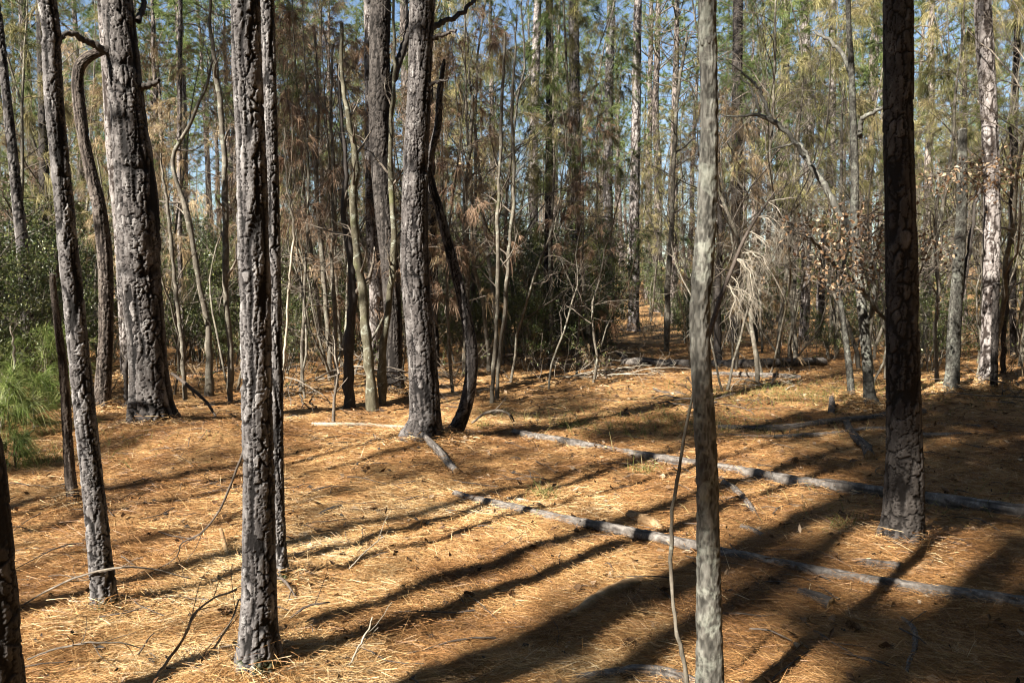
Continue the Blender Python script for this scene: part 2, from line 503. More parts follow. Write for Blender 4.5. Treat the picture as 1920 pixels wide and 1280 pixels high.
def trunk_mesh(name, path, mats, seed, spacing, cw=0.045, ch=0.12, depth=0.012, max_ring=1000, style='plates', scars=(), ztop=1e9):
    """path rows (x,y,z,r) -> a trunk with modelled bark"""
    pts, length = resample(path, 200)
    rmax = float(np.median(pts[:, 3]))
    k = int(min(230, max(14, 2 * np.pi * rmax / spacing)))
    low = pts[pts[:, 2] < ztop]
    seen = length * len(low) / len(pts)
    n1 = int(min(max_ring, max(30, seen / spacing)))
    us = np.linspace(0, seen, n1)
    if length - seen > 0.3: us = np.r_[us, np.linspace(seen, length, max(4, int((length - seen) / 0.12)))[1:]]
    n = len(us)
    pts, length = resample(path, n, us)
    P, rad = pts[:, :3], pts[:, 3]
    T = unit(np.gradient(P, axis=0))
    ref = np.array([0.0, 1.0, 0.03])
    Nn = unit(ref[None] - (T @ ref)[:, None] * T)
    B = np.cross(T, Nn)
    th = np.linspace(0, 2 * np.pi, k, endpoint=False)
    TH, VV = np.meshgrid(th, us)
    circ = 2 * np.pi * rmax
    X, Y = np.cos(TH), np.sin(TH)
    lump = vnoise3(X * 1.3 + seed, Y * 1.3, VV * 1.6, seed) * 0.05 + vnoise3(X * 2.6, Y * 2.6 + seed, VV * 4.5, seed + 11) * 0.02
    if style == 'plates':
        rx, ry = X * rmax, Y * rmax
        q = 1.0 / cw; qv = 1.0 / ch
        nz = lambda su, sv, k, ox=0.0: vnoise3(rx * q * su + ox, ry * q * su + ox, VV * sv, seed + k)
        rag = nz(3.0, q * 1.8, 21) + 0.6 * nz(6.5, q * 4.0, 22)
        # long wandering furrows, joined by shorter cracks across the ridges
        tw_ = TH + (0.55 * nz(0.8, qv * 0.8, 41) + 0.22 * rag) * cw / rmax
        r2x, r2y = np.cos(tw_) * rmax, np.sin(tw_) * rmax
        g1 = vnoise3(r2x * q, r2y * q, VV * qv * 0.26, seed + 1)
        g3 = vnoise3(r2x * q * 1.7 + 9, r2y * q * 1.7, VV * qv * 0.5, seed + 9)
        dW, cr = worley(TH, VV, circ, cw * 1.5, ch * 0.85, seed, 0.45 * nz(0.6, qv * 0.9, 51) + 0.10 * rag, 0.5 * nz(0.6, qv * 0.9, 52) + 0.07 * rag)
        wid = np.clip(0.15 + 0.12 * nz(0.5, qv * 0.35, 23), 0.03, 0.4)
        wcr = np.clip(0.10 + 0.24 * nz(0.8, qv * 0.9, 53), 0.0, 0.5)
        fis = np.minimum(np.minimum(np.abs(g1) / wid, np.abs(g3) / (0.5 * wid) + 0.3), (dW + 0.03 * rag) / np.maximum(wcr, 0.01))
        plate = smooth(0.35, 1.0, fis)
        fl_ = nz(1.5, qv * 2.2, 5, 11.0) * 1.3 + 0.3 * rag
        lay = 0.5 * np.floor(fl_ * 1.8) / 1.8 + 1.3 * (cr - 0.5)
        edge = smooth(0.0, 0.22, fl_ * 1.8 - np.floor(fl_ * 1.8))
        fine = nz(8, q * 4.5, 24)
        disp = depth * ((plate - 0.85) * 0.9 + 0.20 * lay * plate + 0.10 * fine + 0.06 * rag)
        tint = np.clip(smooth(0.45, 1.15, fis) * (0.75 + 0.25 * edge) + 0.05 * fine, 0, 1)
        aux = np.clip(0.45 + 0.45 * lay + 0.25 * nz(1.2, qv * 1.2, 7), 0, 1)
    else:
        f1 = vnoise3(X * rmax * 260, Y * rmax * 260, VV * 60, seed); f2 = vnoise3(X * rmax * 120, Y * rmax * 120, VV * 30, seed + 2)
        rg = 0.65 * f1 + 0.45 * f2
        rg = np.sign(rg) * np.abs(rg) ** 0.7
        disp = depth * rg
        tint = np.clip(0.6 + 0.75 * rg, 0, 1)
        aux = 0.5 + 0.5 * vnoise3(X * 2, Y * 2, VV * 3, seed + 7)
    zb = np.maximum(P[:, 2], 0)[:, None]
    fl = np.exp(-zb / (1.6 * rmax)) * (0.05 + 0.30 * np.clip(vnoise3(X * 1.6, Y * 1.6, VV * 0 + seed, seed + 31), -0.3, 1))
    lump = lump + fl
    for (sz, sh, sd) in scars:                      # old wounds: a dark dent round the front of the trunk
        zz = P[:, 2][:, None]
        w = np.exp(-((zz - sz - 0.03 * np.sin(TH * 3)) / sh) ** 2) * smooth(-0.6, 0.5, -np.cos(TH))
        disp = disp - sd * w; tint = tint * (1 - 0.8 * w)
    Rr = rad[:, None] * (1 + lump) + disp
    V = P[:, None] + Rr[..., None] * (X[..., None] * Nn[:, None] + Y[..., None] * B[:, None])
    acc = Acc()
    acc.add(V.reshape(-1, 3), grid_quads(n, k), tint.ravel(), 0, aux.ravel())
    # close the top
    c = acc.n
    ring = V[-1]; ctr = ring.mean(0) + np.array([0, 0, 0.3 * rad[-1]])
    mid = ring * 0.5 + ctr * 0.5 + vnoise2(th * 3, th * 0 + seed, 3)[:, None] * rad[-1] * 0.5 * np.array([[0, 0, 1]])
    acc.add(np.vstack([ring, mid, np.repeat(ctr[None], k, 0)]), grid_quads(3, k), 0.9, 0, 0.8)
    return acc.mesh(name, mats)

def traced(px_rows, depth, below=0.25, up_to=None, lean=None, taper=0.5):
    """rows (px, py, width px) from the foot upward, all at one depth -> path rows (x,y,z,r); continued above the frame to up_to"""
    rows = []
    for (px, py, w) in px_rows:
        p = at(px, py, depth)
        rows.append([*p, 0.5 * w / F * depth * math.cos(math.atan((px - 960) / F)) * 0.97])
    foot = rows[0]
    d0 = np.array(rows[1][:3]) - np.array(foot[:3]); d0 /= max(1e-6, np.linalg.norm(d0))
    rows.insert(0, [*(np.array(foot[:3]) - d0 * below), foot[3] * 1.08])
    if up_to:
        a, b = np.array(rows[-2]), np.array(rows[-1])
        d = (b[:3] - a[:3]); d /= np.linalg.norm(d)
        d[2] = abs(d[2]); k = 0.5 if lean is None else lean; d = unit(d * np.array([k, k, 1]))
        z0, r0 = b[2], b[3]
        steps = max(2, int((up_to - z0) / 1.5))
        for s in range(1, steps + 1):
            t = s / steps
            q = b[:3] + d * (up_to - z0) * t
            rows.append([*q, r0 * (1 - taper * t)])
    return rows

# ------------------------------------------------------------------ branching growth
def grow(rng, p, d, length, n, wob=0.25, up=0.0, droop=0.0):
    pts = [np.array(p, float)]; d = np.array(d, float)
    for i in range(n - 1):
        d = d + rng.normal(size=3) * wob + np.array([0, 0, up - droop * i / n])
        d /= np.linalg.norm(d)
        pts.append(pts[-1] + d * length / (n - 1))
    return np.array(pts)

def out_dir(rng, t, ang, az=None):
    """a direction leaving axis t by ang radians"""
    a = rng.uniform(0, 2 * np.pi) if az is None else az
    ref = np.array([1.0, 0, 0]) if abs(t[0]) < 0.8 else np.array([0, 1.0, 0])
    n = unit(np.cross(t, ref)); b = np.cross(t, n)
    return math.cos(ang) * t + math.sin(ang) * (math.cos(a) * n + math.sin(a) * b)

def branches_on(rng, path, rad, count, t0, t1, len_a, len_b, ang, n, wob, up=0.0, droop=0.0, rk=0.55):
    """count branches on a path -> list of (path, radii)"""
    out = []
    m = len(path)
    for i in range(count):
        t = t0 + (t1 - t0) * (i + rng.uniform(0, 1)) / count
        f = t * (m - 1); j = min(int(f), m - 2); q = f - j
        p = path[j] * (1 - q) + path[j + 1] * q
        tg = unit(path[j + 1] - path[j])
        r = (rad[j] * (1 - q) + rad[j + 1] * q) * rk * rng.uniform(0.6, 1.0)
        L = (len_a + (len_b - len_a) * (t - t0) / max(1e-6, t1 - t0)) * rng.uniform(0.5, 1.3)
        g = grow(rng, p, out_dir(rng, tg, ang * rng.uniform(0.7, 1.25)), L, n, wob, up, droop)
        out.append((g, np.linspace(max(r, 0.0018), max(r * 0.3, 0.0012), n)))
    return out

def add_tubes(acc, items, k, mat=0, tint=0.5):
    if not items: return
    by_n = {}
    for p, r in items:
        by_n.setdefault(len(p), []).append((p, r))
    for n, lst in by_n.items():
        V, Q = tubes(np.array([p for p, _ in lst]), np.array([r for _, r in lst]), k)
        acc.add(V, Q, tint, mat)

def path_points(rng, items, per, t0=0.3):
    """points and tangents along a list of branches"""
    C, D = [], []
    for p, _ in items:
        m = len(p)
        for _k in range(per):
            f = (t0 + (1 - t0) * rng.uniform()) * (m - 1); j = min(int(f), m - 2); q = f - j
            C.append(p[j] * (1 - q) + p[j + 1] * q); D.append(unit(p[j + 1] - p[j]))
    return np.array(C), np.array(D)

def needle_tufts(acc, rng, C, D, k, L, W, spread, droop, mat, seg=1, tint=(0.2, 0.9), shift=None):
    m = len(C)
    base = np.repeat(C, k, 0); d = np.repeat(D, k, 0) + rng.normal(size=(m * k, 3)) * spread
    base = base + rng.normal(size=base.shape) * L * 0.06
    V, Q, kk = blades(rng, base, d, L * rng.uniform(0.6, 1.15, m * k), W, droop * rng.uniform(0.4, 1.4, m * k), seg)
    tuft = rng.uniform(*tint, m) if shift is None else shift
    tn = np.clip(np.repeat(tuft, k) + rng.normal(size=m * k) * 0.12, 0, 1)
    acc.add(V, Q, np.repeat(tn, kk), mat)

# --- kinds of background plants, built once each as (trunk mesh, crown mesh)
def make_far_pine(seed, H, r, crown_from):
    rng = np.random.default_rng(seed)
    n = 16
    z = np.linspace(-0.4, H, n)
    off = np.cumsum(rng.normal(size=(n, 2)) * 0.035, 0)
    P = np.c_[off - off[0], z]; rad = r * (1 - 0.82 * np.linspace(0, 1, n) ** 1.15); rad[0] *= 1.25; rad[1] *= 1.05
    a = Acc()
    V, Q = tubes(P[None], rad[None], 12)
    a.add(V, Q)
    dead = branches_on(rng, P, rad, 16, 0.18, crown_from / H, 0.7, 1.7, 1.35, 6, 0.16, 0.02, 0.10, 0.16)
    twg = []
    for p, q in dead:
        twg += branches_on(rng, p, q, 3, 0.3, 1, 0.35, 0.2, 0.8, 4, 0.2, 0, 0.05, 0.6)
    add_tubes(a, dead, 4); add_tubes(a, twg, 3)
    trunk = a.mesh("pine_trunk", [FAR_BARK])
    c = Acc()
    limbs = branches_on(rng, P, rad, 46, crown_from / H, 0.985, 3.1, 0.7, 1.15, 7, 0.13, 0.05, 0.0, 0.34)
    subs = []
    for p, q in limbs:
        subs += branches_on(rng, p, q, 4, 0.35, 1.0, 0.9, 0.5, 0.75, 4, 0.16, 0.04, 0, 0.6)
    add_tubes(c, limbs, 4, 0); add_tubes(c, subs, 3, 0)
    C, D = path_points(rng, subs + limbs, 4, 0.45)
    D = D + np.array([0, 0, 0.25])
    needle_tufts(c, rng, C, D, 13, 0.27, 0.014, 0.62, 0.18, 1, tint=(0.15, 0.95))
    return trunk, c.mesh("pine_crown", [TWIG, GREEN_NEEDLE])

def make_crown(seed, H=9.0, r=0.10, nlimb=34):
    """crown standing on its own stem, for the near trunks whose tops leave the picture"""
    rng = np.random.default_rng(seed)
    n = 10
    P = np.c_[np.cumsum(rng.normal(size=(n, 2)) * 0.03, 0), np.linspace(0, H, n)]; P[0, :2] = 0
    rad = np.linspace(r, 0.015, n)
    c = Acc()
    V, Q = tubes(P[None], rad[None], 8); c.add(V, Q, 0.5, 0)
    limbs = branches_on(rng, P, rad, nlimb, 0.06, 0.97, 2.6, 0.6, 1.1, 7, 0.15, 0.05, 0, 0.5)
    subs = []
    for p, q in limbs:
        subs += branches_on(rng, p, q, 3, 0.4, 1.0, 0.8, 0.4, 0.75, 4, 0.16, 0.04, 0, 0.6)
    add_tubes(c, limbs, 4, 0); add_tubes(c, subs, 3, 0)
    C, D = path_points(rng, subs + limbs, 3, 0.5)
    needle_tufts(c, rng, C, D + np.array([0, 0, 0.2]), 11, 0.24, 0.011, 0.6, 0.15, 1)
    return c.mesh("pine_crown", [TWIG, GREEN_NEEDLE])

def make_bare(seed, H, r, nbr, spread=0.7, mats=None, wob=0.16, forks=1, fine=1.0, start=0.25):
    """a thin leafless hardwood: crooked stem(s), ascending branches, twigs"""
    rng = np.random.default_rng(seed)
    stems = []
    for f in range(forks):
        d = np.array([rng.normal() * 0.12, rng.normal() * 0.12, 1.0])
        p = grow(rng, (rng.normal() * 0.05 * (f > 0), rng.normal() * 0.05 * (f > 0), -0.15), d, H * rng.uniform(0.75, 1.0) + 0.15, 16, wob * 0.55, 0.05)
        k = r * (1.0 if f == 0 else 0.75)
        stems.append((p, np.linspace(k, k * 0.18, 16)))
    t = Acc(); add_tubes(t, stems, 8)
    trunk = t.mesh("sapling_trunk", mats or [SAPLING_BARK])
    c = Acc(); br, sb, tw = [], [], []
    for p, q in stems:
        br += branches_on(rng, p, q, nbr // forks, start, 0.98, H * 0.26, H * 0.10, spread, 9, wob, 0.035, 0.02, 0.6)
    for p, q in br:
        sb += branches_on(rng, p, q, int(5 * fine), 0.2, 1.0, H * 0.09, H * 0.05, 0.75, 6, 0.2, 0.02, 0.03, 0.62)
    for p, q in sb:
        tw += branches_on(rng, p, q, int(4 * fine), 0.15, 1.0, 0.24, 0.16, 0.75, 4, 0.22, 0.0, 0.04, 0.6)
    add_tubes(c, br, 5, 0); add_tubes(c, sb, 4, 0); add_tubes(c, tw, 3, 0)
    return trunk, c.mesh("bare_crown", [TWIG])

def make_dead_pine(seed, H, r, nbr, needle, L=0.19, tufts=3, droop=1.0, start=0.22, per=12, blen=0.2, wob=0.13):
    """a thin young pine whose needles have died and hang, or are fading"""
    rng = np.random.default_rng(seed)
    p = grow(rng, (0, 0, -0.15), (rng.normal() * 0.06, rng.normal() * 0.06, 1), H + 0.15, 16, 0.05, 0.06)
    q = np.linspace(r, r * 0.15, 16)
    t = Acc(); add_tubes(t, [(p, q)], 8)
    trunk = t.mesh("thin_trunk", [SAPLING_BARK])
    c = Acc()
    br = branches_on(rng, p, q, nbr, start, 0.99, H * blen, H * 0.05, 1.2, 8, wob, 0.03, 0.07, 0.45)
    sb = []
    for a, b in br:
        sb += branches_on(rng, a, b, 5, 0.25, 1.0, H * 0.065, H * 0.03, 0.8, 5, 0.16, 0.0, 0.12, 0.6)
    tw = []
    for a, b in sb:
        tw += branches_on(rng, a, b, 2, 0.3, 1.0, 0.25, 0.15, 0.8, 4, 0.2, 0.0, 0.08, 0.6)
    add_tubes(c, br, 4, 0); add_tubes(c, sb, 3, 0); add_tubes(c, tw, 3, 0)
    src = [x for x in sb + tw if rng.uniform() < 0.7]
    C, D = path_points(rng, src, tufts, 0.3)
    # colour changes from bough to bough
    sh = np.clip(0.5 + 0.45 * vnoise3(C[:, 0] * 1.3 + seed, C[:, 1] * 1.3, C[:, 2] * 1.3, seed) + rng.normal(size=len(C)) * 0.15, 0, 1)
    needle_tufts(c, rng, C, D * 0.8, per, L, 0.0075, 0.38, droop, 1, seg=2, shift=sh)
    return trunk, c.mesh("needle_crown", [TWIG, needle])

def make_shrub(seed, H, stems, nleaf, leafL=0.045, wide=0.5):
    """an evergreen thicket shrub: several stems, twigs and small leaves"""
    rng = np.random.default_rng(seed)
    st = []
    for i in range(stems):
        a = rng.uniform(0, 6.28)
        d = np.array([math.cos(a) * wide * 0.55, math.sin(a) * wide * 0.55, 1.0])
        st.append((grow(rng, (math.cos(a) * 0.08, math.sin(a) * 0.08, -0.1), d, H * rng.uniform(0.7, 1.05), 10, 0.13, 0.02), np.linspace(0.017, 0.004, 10) * H / 2.2))
    t = Acc(); add_tubes(t, st, 6)
    trunk = t.mesh("shrub_stem", [SAPLING_BARK])
    br, tw = [], []
    for p, q in st:
        br += branches_on(rng, p, q, 11, 0.18, 1.0, H * 0.30, H * 0.14, 0.95, 6, 0.18, 0.03, 0.02, 0.6)
    for p, q in br:
        tw += branches_on(rng, p, q, 6, 0.2, 1.0, H * 0.11, H * 0.08, 0.8, 4, 0.2, 0.02, 0.02, 0.6)
    c = Acc(); add_tubes(c, br, 4, 0); add_tubes(c, tw, 3, 0)
    per = max(2, nleaf // max(1, len(tw)))
    C, D = path_points(rng, tw, per, 0.1)
    d = D * 0.5 + rng.normal(size=C.shape) * 0.7
    V, Q, kk = leaves(rng, C + rng.normal(size=C.shape) * 0.03, d, leafL * rng.uniform(0.6, 1.3, len(C)), leafL * 0.55)
    cl = np.clip(0.45 + 0.4 * vnoise3(C[:, 0] * 3, C[:, 1] * 3, C[:, 2] * 3, seed) + rng.normal(size=len(C)) * 0.22, 0, 1)
    c.add(V, Q, np.repeat(cl, kk), 1)
    return trunk, c.mesh("leafy_crown", [TWIG, SHRUB_LEAF])

# ------------------------------------------------------------------ telling look-alikes apart: the gap they are seen in
MARKS = [(-200, "the frame edge"), (150, "leaning pine"), (280, "scaly pine"), (490, "paired trunks"), (720, "mossy cluster"),
         (790, "centre pine"), (880, "bowed trunk"), (1085, "ivied pine"), (1188, "straight pine"), (1318, "grey trunk"),
         (1460, "twig spray"), (1620, "blotched oak"), (1692, "dark pine"), (1795, "snapped trunk"), (1855, "sunlit pine"), (2300, "the frame edge")]
ORD = "first second third fourth fifth sixth seventh eighth ninth tenth eleventh twelfth thirteenth fourteenth fifteenth sixteenth seventeenth eighteenth nineteenth twentieth".split()
PENDING = []
def later_label(o, look, x, y, band):
    PENDING.append((o, look, x, y, band))
def finish_labels():
    groups = {}
    for o, look, x, y, band in PENDING:
        px = 960 + F * x / y
        for (a, la), (b, lb) in zip(MARKS, MARKS[1:]):
            if a <= px < b or b == 2300:
                groups.setdefault((look, band, la, lb), []).append((px, o)); break
    for (look, band, la, lb), lst in groups.items():
        lst.sort(key=lambda t: t[0])
        for i, (px, o) in enumerate(lst):
            where = f"beside {lb}" if la == "the frame edge" else f"beside {la}" if lb == "the frame edge" else f"between {la} and {lb}"
            if la == "the frame edge": where = f"left of {lb}"
            if lb == "the frame edge": where = f"right of {la}"
            o["label"] = f"{look} {band} {where}" + (f", {ORD[min(i, 19)]} from left" if len(lst) > 1 else "")

def plant(kind, variant, x, y, look, cat, group, band, rz=None, s=1.0, rng=random, tilt=0.0, part_names=("trunk", "crown"), sink=0.03):
    o = thing(kind, look, cat, (x, y, float(height(x, y)) - sink), group, rng.uniform(0, 6.28) if rz is None else rz, s)
    if tilt:
        o.rotation_euler = (rng.uniform(-tilt, tilt), rng.uniform(-tilt, tilt), o.rotation_euler[2])
    for nm, me in zip(part_names, variant):
        link(nm, me, o)
    later_label(o, look, x, y, band)
    return o

# ================================================================== THE NEAR TRUNKS
# name, label, rows foot -> top (px, py, width), kind of bark, options
HERO = [
 dict(rows=[(8, 1420, 118), (-5, 1280, 114), (-30, 960, 106), (-52, 760, 100), (-95, 300, 90), (-118, 0, 86)], depth=2.75, mat=DARK_BARK, seed=11, cw=0.026, ch=0.11, dep=.009,
      label="dark leaning pine cut off by the bottom left corner", moss=0),
 dict(rows=[(196, 1135, 58), (190, 1060, 50), (173, 900, 44), (151, 700, 43), (138, 560, 43), (128, 470, 42), (112, 300, 38), (102, 200, 39), (96, 90, 37), (88, 0, 37)], lean=2.6, mat=PINE_BARK_MOSS, seed=12, cw=0.017, ch=0.075, dep=.008,
      label="slim leaning pine with mossy foot in the sunny straw"),
 dict(rows=[(138, 942, 27), (130, 870, 22), (121, 720, 19), (110, 620, 16), (102, 560, 14), (99, 515, 13)], mat=RED_BARK, seed=13, cw=0.018, ch=0.08, dep=.005, snag=True,
      label="thin reddish dead stub with snapped top beside slim leaning pine"),
 dict(rows=[(288, 786, 92), (284, 760, 84), (280, 700, 75), (272, 600, 76), (262, 500, 84), (261, 430, 86), (252, 320, 78), (240, 200, 69), (231, 100, 63), (219, 0, 60)], mat=PINE_BARK, seed=14, cw=0.036, ch=0.19, dep=.022,
      label="thick scaly pine with two dark scars beside its stubs", scars=[(0.511, .05, .012), (0.322, .04, .012), (0.17, .05, .012)]),
 dict(rows=[(193, 765, 38), (193, 730, 33), (198, 640, 30), (199, 540, 30), (196, 470, 30), (186, 390, 28), (172, 330, 25), (159, 270, 23), (150, 210, 25), (145, 160, 23), (149, 126, 23), (165, 108, 21), (188, 97, 17), (214, 90, 13)], mat=RED_BARK, seed=15, cw=0.03, ch=0.13, dep=.011, snag=True, depth=10.2,
      label="crooked trunk that bends over into the thick scaly pine"),
 dict(rows=[(243, 740, 34), (240, 640, 32), (234, 520, 32), (228, 430, 32), (215, 300, 30), (205, 150, 28), (195, 0, 27)], depth=13.2, mat=SUNLIT_BARK, seed=16, cw=.06, ch=.17, dep=.014,
      label="pale pine half hidden behind the thick scaly pine"),
 dict(rows=[(487, 1245, 92), (485, 1180, 76), (486, 1080, 67), (485, 900, 63), (482, 750, 62), (480, 600, 60), (475, 450, 60), (472, 300, 57), (465, 150, 56), (460, 0, 57)], mat=PINE_BARK_MOSS, seed=17, cw=0.018, ch=0.085, dep=.010,
      label="nearest rough plated pine standing just ahead of its thinner twin"),
 dict(rows=[(527, 1082, 38), (524, 1040, 30), (519, 900, 28), (517, 700, 28), (513, 500, 28), (509, 300, 28), (505, 150, 27), (501, 0, 28)], mat=PINE_BARK_MOSS, seed=18, cw=0.019, ch=0.08, dep=.008,
      label="thinner twin pine half hidden behind the nearest plated pine"),
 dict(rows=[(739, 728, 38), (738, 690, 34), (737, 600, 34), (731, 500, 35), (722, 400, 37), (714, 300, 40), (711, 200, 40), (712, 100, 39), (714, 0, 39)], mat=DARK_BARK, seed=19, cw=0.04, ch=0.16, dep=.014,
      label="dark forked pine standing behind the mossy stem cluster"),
 dict(rows=[(704, 690, 26), (706, 600, 28), (704, 500, 28), (700, 420, 29), (698, 330, 28), (697, 200, 27), (694, 0, 25)], depth=15.5, mat=SUNLIT_BARK, seed=20, cw=.07, ch=.18, dep=.014,
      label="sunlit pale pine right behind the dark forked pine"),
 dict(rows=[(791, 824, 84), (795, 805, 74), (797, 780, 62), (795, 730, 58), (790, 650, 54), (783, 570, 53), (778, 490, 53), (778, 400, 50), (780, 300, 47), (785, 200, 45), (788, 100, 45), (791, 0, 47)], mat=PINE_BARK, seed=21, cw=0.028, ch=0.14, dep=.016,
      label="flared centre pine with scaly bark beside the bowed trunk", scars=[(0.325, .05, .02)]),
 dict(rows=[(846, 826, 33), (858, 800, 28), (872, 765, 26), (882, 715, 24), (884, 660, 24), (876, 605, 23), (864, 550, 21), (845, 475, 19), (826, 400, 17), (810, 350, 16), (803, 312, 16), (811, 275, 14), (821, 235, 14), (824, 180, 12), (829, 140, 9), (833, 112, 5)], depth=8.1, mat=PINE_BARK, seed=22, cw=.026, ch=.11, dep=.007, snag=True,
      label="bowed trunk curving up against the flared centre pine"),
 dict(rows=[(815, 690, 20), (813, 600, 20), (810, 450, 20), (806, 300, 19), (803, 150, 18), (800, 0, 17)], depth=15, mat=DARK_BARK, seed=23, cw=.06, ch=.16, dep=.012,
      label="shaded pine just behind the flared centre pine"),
 dict(rows=[(1329, 1400, 64), (1331, 1280, 57), (1330, 1200, 52), (1328, 1050, 46), (1326, 900, 42), (1322, 800, 42), (1316, 700, 38), (1312, 600, 39), (1321, 470, 39), (1327, 350, 37), (1330, 200, 33), (1327, 80, 33), (1326, 0, 33)], depth=2.85, mat=GREY_BARK, seed=24, style='smooth', dep=.0035, name="hardwood_tree", cat="tree",
      label="smooth grey hardwood trunk with lichen nearest on the right half"),
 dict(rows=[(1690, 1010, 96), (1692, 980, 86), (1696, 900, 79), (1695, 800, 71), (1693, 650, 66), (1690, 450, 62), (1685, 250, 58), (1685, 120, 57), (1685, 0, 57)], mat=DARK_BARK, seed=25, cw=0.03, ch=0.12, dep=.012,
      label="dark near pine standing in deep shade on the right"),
 dict(rows=[(1632, 755, 34), (1630, 735, 24), (1624, 660, 20), (1616, 580, 19), (1608, 500, 18), (1602, 420, 17), (1603, 330, 16), (1600, 240, 14), (1596, 120, 12), (1590, 0, 10)], mat=GREY_BARK, seed=26, style='smooth', dep=.004, name="oak_tree", cat="tree", oak=True,
      label="blotched pale oak trunk left of the dark near pine, hung with brown leaves"),
 dict(rows=[(1597, 742, 15), (1590, 670, 13), (1582, 610, 12), (1574, 560, 11), (1566, 540, 8), (1551, 534, 5)], mat=GREY_BARK, seed=27, style='smooth', dep=.002, name="dead_sapling", cat="sapling", snag=True,
      label="short mossy dead sapling bent at its tip beside blotched pale oak"),
 dict(rows=[(1783, 728, 33), (1786, 690, 29), (1790, 600, 26), (1797, 500, 24), (1803, 400, 22), (1804, 320, 20), (1805, 244, 17)], mat=GREY_BARK, seed=28, style='smooth', dep=.006, name="snapped_tree", cat="dead tree", snag=True,
      label="snapped grey trunk ending in a broken top beside stout sunlit pine"),
 dict(rows=[(1851, 725, 44), (1853, 690, 36), (1856, 600, 34), (1860, 430, 35), (1856, 250, 33), (1849, 120, 34), (1843, 0, 34)], depth=12.6, mat=SUNLIT_BARK, seed=29, cw=.07, ch=.18, dep=.014,
      label="stout sunlit pine near the right edge of the frame"),
 dict(rows=[(1864, 690, 15), (1866, 600, 15), (1868, 532, 14)], depth=12, mat=DARK_BARK, seed=30, cw=.05, ch=.14, dep=.01, snag=True, name="broken_snag", cat="dead tree",
      label="short black burnt snag close in front of the stout sunlit pine"),
 dict(rows=[(52, 690, 30), (51, 600, 28), (44, 480, 26), (33, 380, 24), (22, 270, 21), (10, 160, 18), (-2, 40, 16), (-8, 0, 16)], depth=12.5, mat=PINE_BARK, seed=31, cw=.06, ch=.16, dep=.012,
      label="leaning pine rising behind the green pine seedling on the left"),
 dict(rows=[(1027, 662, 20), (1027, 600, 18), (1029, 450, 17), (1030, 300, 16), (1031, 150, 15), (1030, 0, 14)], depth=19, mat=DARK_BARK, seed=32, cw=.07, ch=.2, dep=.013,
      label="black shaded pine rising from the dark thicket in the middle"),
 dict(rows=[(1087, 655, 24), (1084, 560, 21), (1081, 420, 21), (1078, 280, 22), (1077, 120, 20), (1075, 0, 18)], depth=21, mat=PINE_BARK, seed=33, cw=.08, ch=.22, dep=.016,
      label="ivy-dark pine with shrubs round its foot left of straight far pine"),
 dict(rows=[(1188, 624, 26), (1188, 600, 22), (1189, 480, 21), (1190, 380, 20), (1192, 250, 18), (1194, 120, 17), (1196, 0, 15)], depth=28, mat=SUNLIT_BARK, seed=34, cw=.1, ch=.26, dep=.018,
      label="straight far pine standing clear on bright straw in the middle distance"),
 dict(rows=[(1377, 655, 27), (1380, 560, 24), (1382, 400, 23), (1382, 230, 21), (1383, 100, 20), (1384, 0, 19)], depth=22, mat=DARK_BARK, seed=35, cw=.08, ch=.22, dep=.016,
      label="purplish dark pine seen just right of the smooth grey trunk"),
 dict(rows=[(1507, 640, 20), (1510, 560, 19), (1514, 400, 19), (1516, 250, 20), (1512, 120, 19), (1508, 0, 18)], depth=24, mat=SUNLIT_BARK, seed=36, cw=.08, ch=.22, dep=.016,
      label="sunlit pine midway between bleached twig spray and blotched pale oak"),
 dict(rows=[(1536, 630, 17), (1540, 540, 17), (1556, 330, 15), (1561, 160, 14), (1560, 0, 13)], depth=26, mat=SUNLIT_BARK, seed=37, cw=.08, ch=.22, dep=.016,
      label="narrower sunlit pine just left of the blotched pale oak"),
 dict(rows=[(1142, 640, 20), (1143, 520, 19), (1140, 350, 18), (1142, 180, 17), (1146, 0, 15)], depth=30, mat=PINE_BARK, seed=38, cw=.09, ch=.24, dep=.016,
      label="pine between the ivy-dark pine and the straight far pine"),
 dict(rows=[(1000, 655, 17), (1001, 520, 17), (1000, 350, 17), (1003, 180, 16), (1008, 0, 14)], depth=24, mat=SUNLIT_BARK, seed=39, cw=.08, ch=.22, dep=.015,
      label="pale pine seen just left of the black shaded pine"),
 dict(rows=[(345, 690, 10), (338, 500, 10), (336, 300, 9), (338, 100, 9), (338, 0, 8)], depth=15, mat=SUNLIT_BARK, seed=40, cw=.05, ch=.15, dep=.007,
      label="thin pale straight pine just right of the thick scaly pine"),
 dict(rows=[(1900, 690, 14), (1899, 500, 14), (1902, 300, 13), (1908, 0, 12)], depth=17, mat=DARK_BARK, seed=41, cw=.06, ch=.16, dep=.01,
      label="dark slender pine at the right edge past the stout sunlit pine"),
 dict(rows=[(86, 700, 22), (86, 560, 21), (84, 400, 20), (80, 200, 19), (76, 0, 18)], depth=17, mat=DARK_BARK, seed=42, cw=.07, ch=.18, dep=.012,
      label="shaded pine peeping out behind the slim leaning pine"),
]
for h in HERO:
    if 'depth' not in h:
        d0 = float(ground_at(h['rows'][0][0], h['rows'][0][1])[1])
        LIFT[0] = 0.035 + 0.14 * min(h['rows'][0][2] / F * d0, 0.6)
        h['depth'] = float(ground_at(h['rows'][0][0], h['rows'][0][1])[1])
        LIFT[0] = 0.0
for h in HERO:
    b = at(h['rows'][0][0], h['rows'][0][1], h['depth'])
    w = h['rows'][0][2] / F * h['depth']
    h['base'] = b
    if h['depth'] > 2.9:
        MOUNDS.append((b[0], b[1], 0.20 + w * 0.9, 0.03 + 0.14 * min(w, 0.6)))
